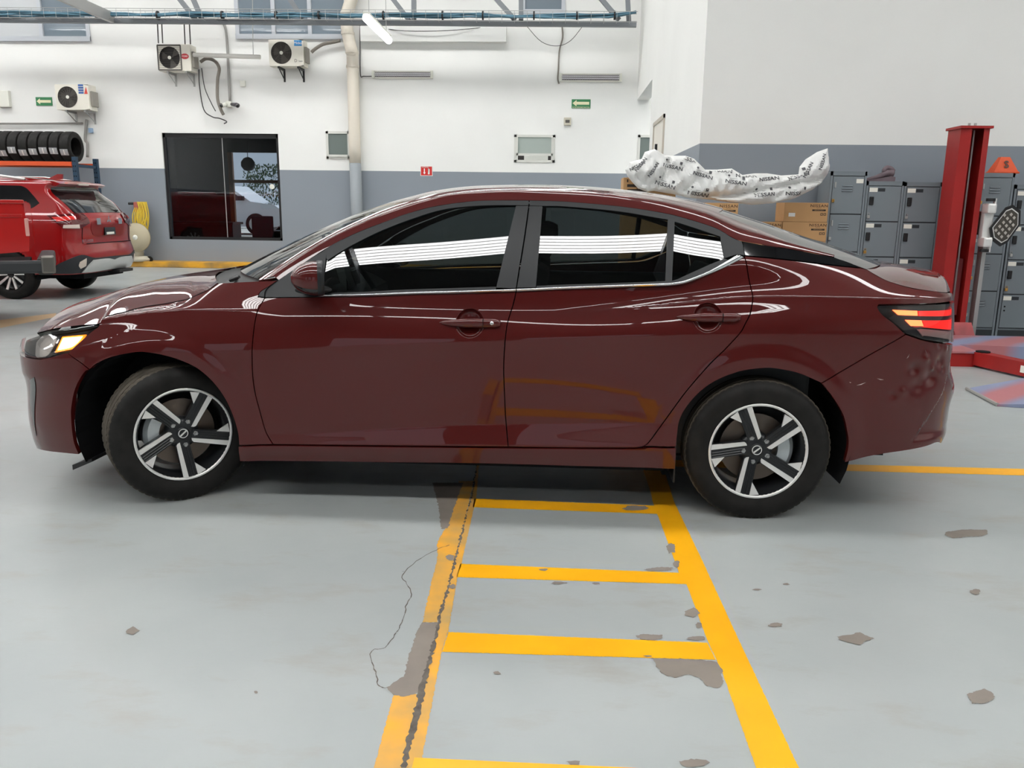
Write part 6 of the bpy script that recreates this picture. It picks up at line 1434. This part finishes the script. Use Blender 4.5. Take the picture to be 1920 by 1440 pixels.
mb = MB(); d = Vector((.55, -1.6, 0)).normalized(); M = Matrix.Translation((5.68, 3.10, 0)) @ d.to_track_quat('X', 'Z').to_matrix().to_4x4(); mb.box(-.05, 1.6, -.06, .06, .02, .14, M=M); mb.build('swing_arm', lr, pf)
MB().tube([(5.68, 3.12, .01), (5.68, 3.12, .15)], .06, 16).build('arm_pivot', dark, pf); MB().box(.45, .62, -.0625, -.06, .05, .11, M=M).build('paper_tag', paper, pf)
rp = thing('drive_on_ramp', 'thin red and blue drive-on ramp plate lying on the floor behind the sedan', 'ramp', (5.6, 2.2, 0), world=True)
a = onz(1813,727,.02); b = onz(1870,757,.02); e = onz(1925,708,.05); f_ = onz(1985,757,.05)
q = [(a[0],a[1],.015),(b[0],b[1],.015),(f_[0],f_[1],.05),(e[0],e[1],.05)]; MB().add(q+[(p[0],p[1],.001) for p in q], [(0,1,2,3),(4,7,6,5),(0,4,5,1),(1,5,6,2),(2,6,7,3),(3,7,4,0)]).build('ramp_plate', rbm, rp)
MB().tube([(a[0],a[1],.014),(b[0],b[1],.014)], .013, 8).build('edge_rod', galv, rp)
# ------------------------------------------------------------------ hexagonal alignment target on its clamp
tg = thing('alignment_target', 'hexagonal black framed board with silver dots on a clamp beside the red post', 'alignment target', (6.42, 4.42, .0), world=True)
hexo = [(1858,428),(1861,450),(1876,462),(1888,455),(1911,421),(1912,395),(1899,384),(1887,389)]
TY = 4.36; hp = [ony(u, v, TY) for u, v in hexo]; cx, cz = np.mean([p[0] for p in hp]), np.mean([p[2] for p in hp])
tiltM = Matrix.Translation((cx, TY, cz)) @ Matrix.Rotation(math.radians(-12), 4, 'Z')
hl2 = [(float(p[0]-cx), float(p[2]-cz)) for p in hp]
MB().prism(hl2, 'y', .0, .03, M=tiltM).build('board_frame', black, tg)
MB().prism([(p[0]*.84, p[1]*.84) for p in hl2], 'y', -.004, .002, M=tiltM).build('board_border', alu, tg)
MB().prism([(p[0]*.78, p[1]*.78) for p in hl2], 'y', -.008, -.003, M=tiltM).build('board_face', mat('target_dark', srgb(70, 66, 60), .4), tg)
ip = [(p[0]*.72, p[1]*.72) for p in hl2]; sil = mat('target_silver', srgb(196, 190, 182), .35, .4)
ax1 = Vector((.030, .040)); ax2 = Vector((-.030, .032))
pp_ = [Vector((i*ax1.x+j*ax2.x, i*ax1.y+j*ax2.y)) for i in range(-6, 7) for j in range(-6, 7)]
for p in pp_:
    if inpoly(ip, np.array([p.x]), np.array([p.y]))[0]:
        q = [(p.x-.015, p.y), (p.x+.002, p.y-.020), (p.x+.015, p.y+.002), (p.x, p.y+.019)]; MB().prism(q, 'y', -.012, -.008, M=tiltM).build('reflective_dot', sil, tg)
arm_ = MB(); arm_.tube([(cx, TY+.02, cz), (cx-.12, TY+.10, cz-.01)], .025, 10); arm_.build('board_stem', alu, tg)
jx = cx-.15
MB().box(jx-.05, jx+.05, TY+.06, TY+.14, cz-.17, cz+.17, bev=.015).build('clamp_bar', alu, tg)
for sg in (-1, 1):
    mb = MB(); mb.box(jx-.06, jx+.03, TY-.02, TY+.12, cz+sg*.17-.05, cz+sg*.17+.05, bev=.02); mb.tube([(jx+.02, TY+.02, cz+sg*.12), (jx+.02, TY+.02, cz+sg*.27)], .016, 8); mb.build('clamp_jaw', alu, tg)
    MB().tube([(jx-.02, TY+.03, cz+sg*.24), (jx-.02, TY+.03, cz+sg*.27)], .045, 12).build('clamp_knob', black, tg)
MB().box(6.235, jx-.03, TY+.10, TY+.24, cz-.10, cz+.14).build('carrier_box', mat('carrier_grey', srgb(120, 116, 108), .5, .3), tg)
MB().box(6.235, 6.275, TY+.12, TY+.22, .0, cz).build('support_leg', galv, tg)
for o in list(bpy.data.objects):
    if '_world' in o: del o['_world']
